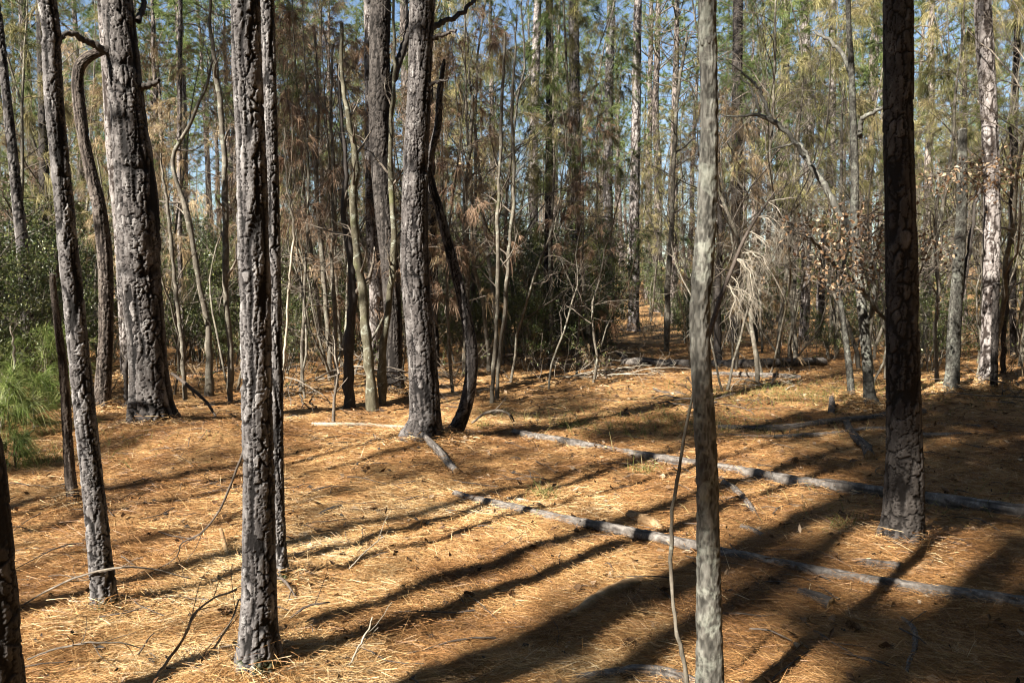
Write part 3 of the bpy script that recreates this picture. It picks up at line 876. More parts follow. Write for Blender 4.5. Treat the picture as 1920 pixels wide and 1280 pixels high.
for (px, py, mr, mh) in [(420, 830, .6, .2), (330, 850, .5, .08), (230, 830, .6, .06), (900, 800, .7, .06), (700, 850, .8, .05)]:
    b = ground_at(px, py); MOUNDS.append((b[0], b[1], mr, mh))

# ------------------------------------------------------------------ ground sheet
def axis_pts(lo, hi, n, c, k):
    t = np.linspace(np.arcsinh((lo - c) / k), np.arcsinh((hi - c) / k), n)
    return c + k * np.sinh(t)
gx = axis_pts(-420, 420, 520, 0.0, 4.0)
gy = axis_pts(-260, 900, 620, 4.5, 3.5)
GX, GY = np.meshgrid(gx, gy)
ga = Acc()
ga.add(np.stack([GX, GY, height(GX, GY)], -1).reshape(-1, 3), grid_quads(len(gy), len(gx), False))
tag(ga.build("ground", [GROUND]), kind="structure")

# ------------------------------------------------------------------ build the near trunks
CROWNS = [make_crown(900 + i) for i in range(3)]
def stub(acc, rng, p, d, L, r, n=7, wob=0.1, k=8, tint=0.7, up=0.0):
    g = grow(rng, p, d, L, n, wob, up)
    V, Q = tubes(g[None], np.linspace(r, r * 0.45, n)[None], k)
    acc.add(V, Q, tint, 0, 0.5)
    return g

TREE = {}
for hi, h in enumerate(HERO):
    dpt = h['depth']; snag = h.get('snag')
    b = h['base']
    zg = float(height(b[0], b[1]))
    topz = at(960, 0, dpt)[2]
    crown_z = max(9.5, topz + 1.2) if dpt > 7 else 15.0
    path = traced(h['rows'], dpt, below=0.3 + max(0, b[2] - zg), up_to=None if snag else crown_z + 0.3, taper=0.25, lean=h.get('lean'))
    base = np.array([b[0], b[1], zg])
    rel = [(p[0] - base[0], p[1] - base[1], p[2] - base[2], p[3]) for p in path]
    sp = max(0.0036, dpt / 796.0 * 0.8)
    scars = []
    for (f, sh, sd) in h.get('scars', ()):
        scars.append((at(960, f * 1280 if False else {0.511: 512, 0.322: 318, 0.17: 125, 0.325: 318}[f], dpt)[2] - zg, sh, sd))
    me = trunk_mesh("pine_trunk" if 'name' not in h else "tree_trunk", rel, [h['mat']], h['seed'] * 37, sp, h.get('cw', .05), h.get('ch', .1), h['dep'], style=h.get('style', 'plates'), scars=scars, ztop=topz - zg + 0.25)
    t = thing(h.get('name', 'dead_tree' if snag else 'pine_tree'), h['label'], h.get('cat', 'dead tree' if snag else 'pine tree'), tuple(base))
    link("trunk", me, t)
    if not snag and not h.get('oak'):
        cr = link("crown", CROWNS[hi % 3] if h.get('name') != 'hardwood_tree' else None, t) if h.get('name') != 'hardwood_tree' else None
        if cr:
            q = rel[-1]
            cr.location = (q[0], q[1], q[2] - 0.3); cr.rotation_euler = (0, 0, hi * 1.7); cr.scale = (1, 1, 1) if dpt > 7 else (0.55, 0.55, 0.6)
    TREE[h['label']] = (t, rel, base, h)

def tree(start):
    return next(v for k, v in TREE.items() if k.startswith(start))

def add_branch_part(key, name, items, mat, k=7):
    """items: list of [(px,py,w), ...] traced at the tree's depth (+ optional push)"""
    t, rel, base, h = tree(key)
    for pts, push in items:
        rows = []
        m = len(pts)
        for i, (px, py, w) in enumerate(pts):
            p = at(px, py, h['depth'] + push * i / max(1, m - 1)); rows.append([*(p - base), 0.5 * w / F * h['depth']])
        C, _ = resample(rows, 6 * m)
        rng = np.random.default_rng(int(pts[0][0]))
        C[1:, :3] += rng.normal(size=(len(C) - 1, 3)) * 0.009
        a = Acc(); V, Q = tubes(C[None, :, :3], C[None, :, 3], k); a.add(V, Q, 0.75, 0, 0.5)
        a.build(name, [mat], t)

add_branch_part("thick scaly", "dead_limb", [
    ([(232, 130, 24), (205, 100, 17), (175, 82, 13), (150, 72, 11), (132, 62, 9), (112, 72, 7)], -.5),
    ([(262, 165, 14), (285, 158, 10), (301, 150, 6)], -.1),
    ([(258, 40, 12), (268, 15, 10), (276, -20, 9)], .3)], LOG_DARK)
add_branch_part("dark forked", "limb", [
    ([(722, 205, 20), (733, 165, 17), (748, 115, 15), (763, 70, 13), (775, 0, 12), (782, -60, 10)], .3)], DARK_BARK)
add_branch_part("flared centre", "limb", [
    ([(808, 55, 13), (830, 42, 10), (855, 32, 9), (880, 10, 8), (905, -12, 6)], .6),
    ([(806, 75, 9), (828, 66, 7), (858, 58, 4)], -.3),
    ([(795, 165, 8), (812, 158, 6), (835, 150, 3), (850, 143, 2)], -.2)], LOG_DARK)
add_branch_part("snapped grey", "limb", [([(1800, 560, 11), (1812, 500, 9), (1820, 450, 8), (1826, 400, 6), (1836, 350, 4)], .2)], LOG_DARK)
add_branch_part("blotched pale", "limb", [
    ([(1660, 598, 7), (1640, 575, 8), (1612, 540, 8), (1575, 505, 7), (1548, 480, 6), (1528, 455, 5), (1512, 440, 3)], -1.2),
    ([(1622, 620, 8), (1640, 560, 8), (1635, 500, 7), (1645, 450, 6), (1655, 420, 4)], -.8),
    ([(1608, 452, 11), (1590, 425, 13), (1572, 398, 12), (1545, 347, 12), (1512, 300, 10), (1482, 256, 9), (1440, 222, 9), (1405, 216, 6), (1375, 219, 4), (1350, 214, 2)], .6),
    ([(1442, 222, 7), (1434, 190, 6), (1418, 160, 5), (1398, 140, 4), (1370, 118, 2)], .2),
    ([(1425, 218, 5), (1420, 195, 5), (1408, 165, 4), (1380, 140, 2)], .1),
    ([(1520, 310, 6), (1500, 272, 5), (1465, 275, 4), (1435, 286, 2)], .3),
    ([(1612, 260, 11), (1616, 225, 9), (1640, 210, 7), (1660, 200, 5)], -.3),
    ([(1601, 180, 10), (1590, 120, 9), (1560, 80, 7), (1530, 60, 5)], .5)], GREY_BARK)
add_branch_part("thin reddish", "bark_sliver", [([(106, 520, 7), (110, 500, 5), (112, 470, 3)], 0)], RED_BARK)

# ================================================================== thin stems traced from the photograph
def thin_stem(name, cat, label, rows, depth, mat, seed, nbr=7, blen=0.7, up=0.03, twigs=True, t0=0.3, group=None, ang=0.8):
    rng = np.random.default_rng(seed)
    jag = 0.0012 if depth < 5 else 0.006
    path = traced(rows, depth, below=0.25)
    zg = float(height(path[1][0], path[1][1]))
    base = np.array([path[1][0], path[1][1], min(zg, path[1][2] + 0.05)])
    rel = [(*(np.array(p[:3]) - base), p[3]) for p in path]
    C, L = resample(rel, 40)
    C[2:, :3] += np.cumsum(rng.normal(size=(38, 3)) * jag * 0.7, 0) + rng.normal(size=(38, 3)) * jag
    C[:, 3] *= 1 + 0.10 * rng.normal(size=40)
    a = Acc(); V, Q = tubes(C[None, :, :3], C[None, :, 3], 9); a.add(V, Q, 0.7, 0, 0.5)
    o = thing(name, label, cat, tuple(base), group)
    a.build("trunk", [mat], o)
    if nbr:
        c = Acc()
        br = branches_on(rng, C[:, :3], C[:, 3], nbr, t0, 0.98, blen, blen * 0.5, ang, 8, 0.17, up, 0.02, 0.55)
        sb = []
        for p, q in br: sb += branches_on(rng, p, q, 4, 0.2, 1, blen * 0.4, blen * 0.2, 0.8, 5, 0.2, 0.01, 0.02, 0.6)
        tw = []
        for p, q in sb: tw += branches_on(rng, p, q, 3, 0.2, 1, 0.2, 0.12, 0.8, 4, 0.2, 0, 0.03, 0.6)
        add_tubes(c, br, 5, 0); add_tubes(c, sb, 4, 0); add_tubes(c, tw, 3, 0)
        c.build("bare_crown", [TWIG], o)
    return o

MOSSY = wood_mat("mossy_bark", (0.03, 0.027, 0.016), (0.085, 0.076, 0.05), (0.20, 0.185, 0.14), 20, 0.4, lichen=0.6, bs_=0.9)
TS = thin_stem
TS("hardwood_sapling", "sapling", "mossy stem bending left at the front of the stem cluster", [(698, 765, 26), (694, 700, 21), (688, 620, 20), (680, 540, 18), (668, 450, 16), (664, 380, 15), (668, 300, 13), (658, 240, 11), (642, 150, 9), (640, 40, 7)], 10.6, MOSSY, 1, 9)
TS("hardwood_sapling", "sapling", "lichen patched slim stem leaning on the dark forked pine", [(716, 748, 17), (720, 650, 15), (733, 560, 14), (742, 450, 13), (736, 330, 11), (738, 250, 9), (746, 120, 7), (742, -20, 5)], 11.2, MOSSY, 2, 8)
TS("hardwood_sapling", "sapling", "dark crooked stem left in the mossy stem cluster", [(655, 757, 26), (652, 690, 21), (654, 620, 19), (662, 540, 16), (656, 470, 13), (646, 400, 11), (652, 320, 9), (643, 220, 7), (636, 120, 4)], 10.9, DARK_BARK, 3, 6)
TS("hardwood_sapling", "sapling", "narrow pale stem left of the mossy stem cluster", [(620, 702, 12), (613, 600, 10), (605, 500, 10), (600, 440, 9), (590, 330, 8), (596, 200, 6), (590, 60, 4)], 13.5, SAPLING_BARK, 4, 9)
TS("hardwood_sapling", "sapling", "second narrow stem with a lean right of the narrow pale stem", [(632, 720, 9), (628, 600, 9), (622, 500, 8), (628, 380, 8), (620, 240, 6), (625, 80, 5)], 12.8, SAPLING_BARK, 41, 8)
TS("hardwood_sapling", "sapling", "tall thin grey sapling midway between scaly pine and plated pine", [(432, 737, 14), (432, 640, 12), (424, 560, 12), (428, 430, 13), (425, 300, 12), (414, 150, 10), (402, 60, 7), (398, -30, 5)], 11.5, SAPLING_BARK, 5, 10)
TS("hardwood_sapling", "sapling", "dark sapling forking high beside the tall thin grey sapling", [(392, 722, 19), (388, 620, 13), (374, 540, 11), (363, 470, 11), (346, 390, 11), (322, 315, 9), (338, 265, 8), (364, 215, 7), (394, 130, 5), (400, 60, 3)], 12, SAPLING_BARK, 6, 7)
TS("hardwood_sapling", "sapling", "pale sapling close against the right flank of the scaly pine", [(346, 716, 10), (342, 620, 9), (331, 500, 9), (324, 430, 8), (316, 360, 6), (308, 280, 4)], 11, SAPLING_BARK, 7, 7)
TS("hardwood_sapling", "sapling", "bright thin wavy sapling in the middle, one of a pair", [(932, 742, 8), (938, 660, 8), (946, 590, 7), (951, 520, 7), (957, 450, 7), (963, 370, 7), (962, 300, 6), (958, 230, 6), (962, 140, 5), (968, 30, 3)], 11.8, SAPLING_BARK, 8, 9)
TS("hardwood_sapling", "sapling", "darker straight sapling left of the bright thin wavy sapling", [(922, 752, 10), (929, 650, 8), (934, 550, 8), (935, 430, 8), (939, 320, 7), (944, 200, 6), (948, 60, 4)], 11.5, SAPLING_BARK, 9, 8)
TS("hardwood_sapling", "sapling", "leafless thin vine-like stem just left of the smooth grey trunk", [(1296, 1320, 11), (1284, 1240, 10), (1268, 1170, 9), (1259, 1080, 8), (1260, 960, 8), (1276, 860, 7), (1288, 790, 6), (1300, 728, 4)], 2.95, SAPLING_BARK, 10, 0)
TS("hardwood_sapling", "sapling", "black slim stem behind the bleached twig spray", [(1346, 672, 16), (1347, 600, 13), (1350, 500, 12), (1352, 420, 10), (1348, 300, 8), (1345, 150, 6)], 16, DARK_BARK, 14, 8)
TS("hardwood_sapling", "sapling", "slender stem behind the bowed trunk with many side twigs", [(872, 690, 11), (876, 600, 10), (874, 500, 10), (868, 400, 9), (874, 300, 8), (880, 180, 6)], 14.5, SAPLING_BARK, 15, 12)
TS("hardwood_sapling", "sapling", "knotty sapling between snapped grey trunk and dark near pine", [(1757, 705, 9), (1755, 620, 8), (1759, 540, 8), (1752, 430, 7), (1756, 320, 6)], 13, SAPLING_BARK, 16, 9)
TS("hardwood_sapling", "sapling", "straight dark sapling at the right edge below the sunlit pine", [(1881, 690, 12), (1884, 600, 10), (1888, 500, 9), (1893, 380, 8), (1890, 240, 6)], 14, DARK_BARK, 17, 8)
TS("hardwood_sapling", "sapling", "dark sapling hiding low behind the thick scaly pine's left edge", [(237, 765, 11), (234, 700, 9), (240, 640, 8), (236, 560, 6)], 10.6, DARK_BARK, 18, 5)
TS("hardwood_sapling", "sapling", "crooked white-barked sapling in the lower left corner shrubs", [(4, 800, 8), (8, 740, 7), (25, 690, 6), (24, 650, 5), (18, 610, 3)], 9.0, PALE_TWIG, 19, 3, 0.3)
TS("hardwood_sapling", "sapling", "very thin bent green stem rising beside the thinner twin pine", [(530, 700, 6), (540, 600, 5), (548, 520, 5), (556, 440, 5), (545, 340, 4), (540, 240, 3)], 8, PALE_TWIG, 20, 5, 0.4)
TS("hardwood_sapling", "sapling", "grey sapling with a wide fork right of the straight far pine", [(1250, 640, 12), (1252, 540, 11), (1258, 430, 10), (1262, 300, 9), (1270, 180, 7), (1290, 60, 5)], 19, SAPLING_BARK, 21, 12, 1.2)

# ================================================================== fallen logs and sticks
LOGS = []
def log(name, cat, label, rows, mat, seed, lift=0.3, k=22, side=(), group=None, knots=True):
    """rows of (px, py, width px[, height above the ground]) lying on the ground"""
    rng = np.random.default_rng(seed)
    pts = []
    for row in rows:
        p = ground_at(row[0], row[1]); r = 0.5 * row[2] / F * p[1]
        pts.append([p[0], p[1], p[2] + r * lift + (row[3] if len(row) > 3 else 0), r])
    n = max(12, int(np.linalg.norm(np.diff(np.array(pts)[:, :3], axis=0), axis=1).sum() / 0.03))
    C, L = resample(pts, min(n, 260))
    base = C[len(C) // 2, :3].copy(); base[2] = float(height(base[0], base[1]))
    LOGS.append((C.copy(), L))
    C[:, :3] -= base
    n = len(C)
    wob = np.stack([vnoise2(np.linspace(0, L * 2.2, n), np.full(n, seed + i * 9.7), 3) for i in range(3)], 1)
    C[:, :3] += wob * C[:, 3:4] * 0.35
    th = np.linspace(0, 2 * np.pi, k, endpoint=False)
    T = unit(np.gradient(C[:, :3], axis=0)); ref = np.array([0, 0.02, 1.0])
    Nn = unit(ref - (T @ ref)[:, None] * T); B = np.cross(T, Nn)
    TH, VV = np.meshgrid(th, np.linspace(0, L, n))
    rm = float(np.median(C[:, 3]))
    rough = 0.07 * vnoise3(np.cos(TH) * 1.5, np.sin(TH) * 1.5, VV / rm * 0.35, seed) + 0.07 * vnoise3(np.cos(TH) * 5, np.sin(TH) * 5, VV / rm * 0.5, seed + 3)
    if knots:
        for _ in range(int(3 + L * 1.3)):
            t0, v0 = rng.uniform(0, 6.28), rng.uniform(0, L)
            dth = np.angle(np.exp(1j * (TH - t0)))
            rough = rough + 0.35 * np.exp(-(dth / 0.35) ** 2 - ((VV - v0) / (rm * 0.6)) ** 2)
    sx = VV / rm
    gro = vnoise3(np.cos(TH) * 4.2, np.sin(TH) * 4.2, sx * 0.22 + seed, seed + 5)
    chip = vnoise3(np.cos(TH) * 3, np.sin(TH) * 3, sx * 0.9 + seed, seed + 6)
    crack = smooth(0.0, 0.16, np.abs(gro)); peel = smooth(-0.1, 0.05, chip + 0.25 * vnoise3(np.cos(TH) * 9, np.sin(TH) * 9, sx * 2.5, seed + 7))
    rough = rough - 0.10 * (1 - crack) + 0.09 * peel
    Rr = C[:, 3:4] * (1 + rough)
    V = C[:, None, :3] + Rr[..., None] * (np.cos(TH)[..., None] * Nn[:, None] + np.sin(TH)[..., None] * B[:, None])
    a = Acc(); a.add(V.reshape(-1, 3), grid_quads(n, k), np.clip(0.15 + 0.85 * crack, 0, 1).ravel(), 0, np.clip(0.25 + 0.6 * (1 - peel) + 0.3 * chip, 0, 1).ravel())
    for ring, sgn in ((V[0], -1), (V[-1], 1)):
        ctr = ring.mean(0); tdir = T[0] if sgn < 0 else T[-1]
        mid = ctr + (ring - ctr) * 0.85 + tdir * sgn * rm * 0.15 * (1 + rng.normal(size=(k, 1)) * 0.8)
        q = grid_quads(3, k)
        a.add(np.vstack([ring, mid, np.repeat(ctr[None], k, 0)]), q if sgn > 0 else q[:, ::-1], 0.9, 1)
    o = thing(name, label, cat, tuple(base), group)
    a.build("log_body" if cat == "log" else "main_stem", [mat, LOG_ROT], o)
    for pts_ in side:
        rr = []
        for (px, py, w, hgt) in pts_:
            p = ground_at(px, py); p[2] += hgt; rr.append([*(p - base), 0.5 * w / F * p[1]])
        Cs, _ = resample(rr, 14)
        Cs[1:, :3] += rng.normal(size=(13, 3)) * 0.006
        b = Acc(); Vb, Qb = tubes(Cs[None, :, :3], Cs[None, :, 3], 6); b.add(Vb, Qb, 0.7, 0)
        b.build("side_branch", [mat], o)
    return o

log("fallen_log", "log", "long slim fallen trunk running from the flared pine to the right edge", [(962, 813, 12), (1020, 823, 15), (1100, 839, 17), (1250, 866, 20), (1400, 890, 23), (1560, 917, 26), (1700, 938, 28), (1930, 970, 33), (2060, 985, 34)], LOG_GREY, 1)
log("fallen_log", "log", "thin fallen pole crossing the foreground behind the smooth grey trunk", [(850, 926, 11), (890, 938, 14), (940, 948, 16), (1020, 966, 17), (1100, 985, 19), (1250, 1016, 21), (1400, 1049, 22), (1600, 1086, 24), (1780, 1117, 27), (1960, 1146, 30)], LOG_GREY, 2)
log("fallen_log", "log", "dark fallen limb meeting the dark near pine on its left side", [(1345, 805, 12), (1430, 806, 15), (1500, 801, 16), (1580, 793, 16), (1660, 783, 15), (1730, 776, 14)], LOG_DARK, 3)
log("fallen_log", "log", "half buried grey limb lying right below the dark fallen limb", [(1350, 818, 7), (1450, 820, 8), (1560, 815, 10), (1650, 806, 11), (1720, 818, 10), (1820, 816, 8)], LOG_GREY, 4, lift=0.3)
log("fallen_log", "log", "short black log end pointing at the camera beside the dark near pine", [(1586, 797, 12), (1608, 828, 15), (1634, 862, 18)], LOG_DARK, 5, lift=0.8)
log("fallen_log", "log", "bleached fallen trunk in the sun far behind the bleached twig spray", [(1165, 684, 13), (1210, 687, 16), (1300, 690, 16), (1400, 691, 17), (1470, 688, 16), (1545, 685, 13)], LOG_GREY, 6, lift=1.0, side=[[(1185, 686, 8, .05), (1170, 680, 7, .12), (1160, 676, 5, .15)]])
log("fallen_log", "log", "lower shorter far fallen trunk lying in front of the bleached one", [(1330, 703, 9), (1380, 706, 11), (1440, 707, 11), (1500, 710, 9)], LOG_GREY, 7, lift=0.7)
log("fallen_branch", "branch", "pale curved branch at the bottom edge below the smooth grey trunk", [(1080, 1272, 14), (1140, 1268, 20), (1200, 1262, 24), (1250, 1266, 24), (1300, 1282, 22), (1340, 1305, 18)], LOG_GREY, 8, lift=0.4)
log("fallen_branch", "branch", "rotten splintered log chunk among straw in the lower middle", [(1065, 1160, 12), (1100, 1143, 26), (1150, 1118, 34), (1190, 1098, 22), (1215, 1090, 8)], LOG_ROT, 9, lift=0.25)
log("fallen_log", "log", "charred log stub with a broken face in the lower right shade", [(1500, 1112, 14), (1530, 1124, 22), (1560, 1140, 27)], LOG_DARK, 10, lift=0.5)
log("fallen_branch", "branch", "mossy rotten chunk just above the foreground pole", [(1178, 965, 16), (1200, 975, 22), (1224, 984, 20), (1240, 994, 12)], LOG_ROT, 11, lift=0.35)
log("fallen_branch", "branch", "dark broken stick leaning off the foot of the flared centre pine", [(790, 826, 8, .05), (812, 846, 13, .03), (835, 866, 14), (858, 888, 13)], LOG_GREY, 12, lift=0.7)
log("fallen_branch", "branch", "thin bleached pole left of the flared centre pine", [(585, 797, 7), (640, 798, 8), (700, 800, 8), (765, 803, 6)], PALE_TWIG, 13, lift=0.7)
log("fallen_branch", "branch", "crooked grey stick under the long slim trunk right of smooth grey trunk", [(1355, 905, 12), (1380, 922, 14), (1400, 942, 12), (1416, 962, 8)], LOG_GREY, 14, lift=0.5)
log("fallen_branch", "branch", "weathered stick angled between the two long fallen trunks", [(1390, 986, 8), (1415, 996, 11), (1432, 1006, 10)], LOG_GREY, 15, lift=0.5)
log("fallen_log", "log", "black log lying in the shade left of the dark near pine foot", [(1600, 1054, 14), (1640, 1060, 20), (1690, 1064, 18)], LOG_DARK, 16, lift=0.4)
log("fallen_branch", "branch", "curved root-like stick below the dark near pine", [(1672, 1084, 9), (1710, 1074, 11), (1740, 1052, 10), (1775, 1036, 10)], LOG_ROT, 17, lift=0.5)
log("fallen_branch", "branch", "pale twisted stick in the bottom right shade", [(1690, 1162, 9), (1712, 1182, 11), (1716, 1215, 10), (1705, 1240, 8), (1700, 1262, 6)], LOG_GREY, 18, lift=0.5)
log("fallen_branch", "branch", "upright broken peg by the far end of the grassy patch", [(1560, 780, 12), (1559, 770, 12, .05), (1558, 762, 9, .11)], LOG_DARK, 19)
log("fallen_branch", "branch", "short bleached stick just above the foreground pole's thin end", [(950, 935, 6), (975, 938, 8), (990, 940, 5)], PALE_TWIG, 20)
log("fallen_branch", "branch", "half sunk stick left of the nearest mound in the middle straw", [(598, 968, 10), (618, 958, 12), (640, 950, 8)], LOG_DARK, 21, lift=0.3)
log("fallen_branch", "branch", "lichen grey broken stick behind the forest edge on the right", [(1733, 800, 7), (1780, 797, 8), (1840, 800, 6)], LOG_GREY, 22)
log("fallen_branch", "branch", "little wooden peg sticking out left of the nearest plated pine", [(428, 1046, 7), (421, 1030, 8, .03), (415, 1015, 7, .075)], LOG_ROT, 23)

def brush(label, px, py, seed, n, L, spread, mat, hgt=0.25, name="brush_pile", az=None):
    """a heap of dead thin branches"""
    rng = np.random.default_rng(seed)
    g = ground_at(px, py)
    items = []
    for i in range(n):
        p = np.array([rng.normal() * spread, rng.normal() * spread * 0.6, 0.0]); p[2] = float(height(g[0] + p[0], g[1] + p[1])) - g[2] + rng.uniform(0, hgt)
        a = rng.uniform(0, 6.28) if az is None else az + rng.normal() * 0.5
        items.append((grow(rng, p, (math.cos(a), math.sin(a), rng.uniform(-0.08, 0.25)), L * rng.uniform(0.5, 1.3), 9, 0.14, 0, 0.12), np.linspace(0.013, 0.004, 9) * rng.uniform(0.5, 1.4)))
    sub = []
    for p, q in items: sub += branches_on(rng, p, q, 5, 0.2, 1, L * 0.35, L * 0.2, 0.75, 6, 0.18, 0.01, 0.05, 0.6)
    tw = []
    for p, q in sub: tw += branches_on(rng, p, q, 3, 0.2, 1, 0.2, 0.12, 0.8, 4, 0.2, 0, 0.05, 0.6)
    o = Acc(); add_tubes(o, items, 6); add_tubes(o, sub, 4); add_tubes(o, tw, 3)
    b = o.build(name, [mat]); b.location = g
    return tag(b, label, "brush")
brush("tangled heap of dead branches left of the mossy stem cluster", 610, 745, 1, 22, 1.6, 0.5, TWIG, 0.5)
brush("bleached brush heap of broken twigs in sun past the bowed trunk", 1090, 712, 2, 10, 1.5, 0.6, PALE_TWIG, 0.12, az=0.4)
brush("dead twiggy top lying across the bright grassy patch", 1440, 725, 3, 9, 0.9, 0.16, PALE_TWIG, 0.08)
brush("dark brush heap lying in the shade of the middle thicket", 985, 690, 4, 12, 1.3, 0.7, DARK_TWIG, 0.25)
brush("grey twig heap right behind the lower far fallen trunk", 1385, 650, 5, 7, 1.2, 0.8, DARK_TWIG, 0.2)
brush("thin dead limbs strewn left of the dark fallen limb", 1290, 765, 6, 8, 1.0, 0.4, DARK_TWIG, 0.12)
brush("dead twigs strewn along the right edge shade", 1890, 745, 7, 10, 1.2, 0.5, TWIG, 0.25)
brush("brown brush under the tall thin grey sapling", 400, 715, 8, 8, 1.1, 0.5, DARK_TWIG, 0.3)

def sprig(label, rows, mat, seed, nsub=4, name="fallen_twig", sl=0.25):
    """a loose twig near the camera: rows of (px, py, width px, depth m)"""
    rng = np.random.default_rng(seed)
    pts = [[*at(px, py, d), 0.5 * w / F * d] for px, py, w, d in rows]
    C, L = resample(pts, 26)
    C[:, 2] = np.maximum(C[:, 2], height(C[:, 0], C[:, 1]) + 0.004)
    base = C[0, :3].copy(); C[:, :3] -= base
    C[1:, :3] += np.cumsum(rng.normal(size=(25, 3)) * 0.0018, 0)
    a = Acc(); V, Q = tubes(C[None, :, :3], C[None, :, 3], 6); a.add(V, Q)
    add_tubes(a, branches_on(rng, C[:, :3], C[:, 3], nsub, 0.25, 0.95, sl, sl * 0.6, 0.6, 7, 0.12, 0, 0.02, 0.6), 5)
    o = a.build(name, [mat]); o.location = base
    return tag(o, label, "twig")
sprig("pale arched twig crossing in front of the slim leaning pine's foot", [(45, 1132, 3, 3.9), (110, 1098, 4, 3.8), (180, 1073, 4, 3.75), (240, 1063, 4, 3.75), (300, 1069, 3, 3.8), (360, 1083, 2, 3.95)], TWIG, 1, 5)
sprig("dark hanging twig left of the nearest plated pine", [(456, 846, 5, 3.7), (436, 905, 5, 3.7), (410, 965, 4, 3.75), (382, 1000, 4, 3.8), (345, 1022, 3, 3.9), (335, 1050, 2, 3.95), (285, 1082, 2, 4.0)], DARK_TWIG, 2, 4)
sprig("crooked black twig rising against the foot of the nearest plated pine", [(285, 1282, 5, 3.05), (318, 1228, 6, 3.15), (345, 1190, 5, 3.2), (365, 1152, 5, 3.25), (395, 1128, 4, 3.3), (448, 1103, 4, 3.35)], TWIG, 3, 6)
sprig("grey twig under the crooked black twig near the plated pine", [(320, 1275, 4, 3.1), (360, 1245, 5, 3.2), (400, 1210, 5, 3.25), (425, 1170, 4, 3.3), (445, 1120, 3, 3.35)], TWIG, 4, 4)
sprig("long thin twig arching low across the bottom left straw", [(52, 1235, 3, 3.25), (110, 1213, 4, 3.25), (170, 1200, 4, 3.25), (230, 1200, 3, 3.3), (270, 1212, 2, 3.35)], TWIG, 5, 4)
sprig("short dark twig right of the nearest plated pine's foot", [(540, 1160, 4, 3.75), (565, 1142, 5, 3.75), (590, 1136, 4, 3.78), (618, 1132, 3, 3.8)], DARK_TWIG, 6, 1)
sprig("dark forked twig reaching right from the thinner twin pine", [(514, 1080, 6, 4.1), (540, 1088, 6, 4.05), (556, 1108, 4, 4.0), (570, 1130, 2, 3.95)], DARK_TWIG, 7, 2)
sprig("bleached upright twig in the straw bottom centre-left", [(648, 1262, 4, 3.2), (672, 1215, 4, 3.25), (690, 1180, 4, 3.3), (697, 1155, 3, 3.3)], PALE_TWIG, 8, 2)
sprig("slender bowed twig loop right of the bowed trunk's foot", [(885, 792, 4, 9.0), (905, 778, 5, 8.9), (930, 770, 5, 8.9), (955, 776, 4, 8.9), (965, 790, 3, 8.9)], TWIG, 9, 3)
sprig("black stick poking out of shade left of the smooth grey trunk", [(1225, 728, 5, 12), (1255, 742, 7, 11.9), (1280, 755, 6, 11.8), (1300, 760, 4, 11.6)], DARK_TWIG, 10, 4)
sprig("dark bent stick leaning from the foot of the thick scaly pine", [(322, 700, 6, 9.6), (352, 722, 7, 9.5), (385, 750, 6, 9.4), (405, 780, 4, 9.3)], DARK_TWIG, 11, 2)
sprig("bare upright stick standing in straw left of the flared centre pine", [(625, 790, 7, 9.3), (626, 760, 6, 9.3), (628, 735, 5, 9.3), (632, 700, 3, 9.3)], TWIG, 12, 3)
sprig("pale tilted twig in straw right of the nearest plated pine", [(655, 1065, 3, 4.3), (680, 1035, 3, 4.35), (712, 1005, 2, 4.4)], PALE_TWIG, 13, 1)
sprig("fallen dead branch in the lower right shade below the charred stub", [(1500, 1180, 5, 3.7), (1540, 1210, 6, 3.55), (1590, 1240, 5, 3.4), (1640, 1262, 4, 3.3)], DARK_TWIG, 14, 5)

# hanging spray of bleached twigs right of the smooth grey trunk
def hanging_spray():
    rng = np.random.default_rng(77)
    D = 11.5
    rows = [(1322, 650, 9), (1338, 600, 9), (1352, 555, 9), (1372, 505, 8), (1390, 460, 7), (1408, 425, 6), (1430, 392, 4), (1452, 360, 3)]
    pts = [[*at(px, py, D), 0.5 * w / F * D] for px, py, w in rows]
    C, L = resample(pts, 30)
    base = C[0, :3].copy(); base[2] = float(height(base[0], base[1]))
    C[:, :3] -= base
    C[0, 2] = 0.0
    o = thing("dead_branch", "bleached curly twig spray hanging from a dark leaning dead limb", "dead branch", tuple(base))
    a = Acc(); V, Q = tubes(C[None, :, :3], C[None, :, 3], 8); a.add(V, Q, 0.6, 0)
    a.build("limb", [DARK_TWIG], o)
    br = []
    for i in range(24):
        t = rng.uniform(0.25, 0.95); p = C[int(t * 29), :3]
        g = grow(rng, p, (rng.normal() * 0.5 + 0.75, rng.normal() * 0.5, rng.uniform(-0.5, 0.3)), rng.uniform(0.4, 1.15), 16, 0.22, -0.15)
        br.append((g, np.linspace(0.008, 0.0032, 16)))
    sb = []
    for p, q in br: sb += branches_on(rng, p, q, 7, 0.12, 1, 0.55, 0.3, 0.6, 9, 0.26, -0.2, 0, 0.7)
    tw = []
    for p, q in sb: tw += branches_on(rng, p, q, 4, 0.15, 1, 0.24, 0.14, 0.7, 6, 0.28, -0.08, 0, 0.75)
    c = Acc(); add_tubes(c, br, 4); add_tubes(c, sb, 3); add_tubes(c, tw, 3)
    c.build("twig_spray", [PALE_TWIG], o)
hanging_spray()

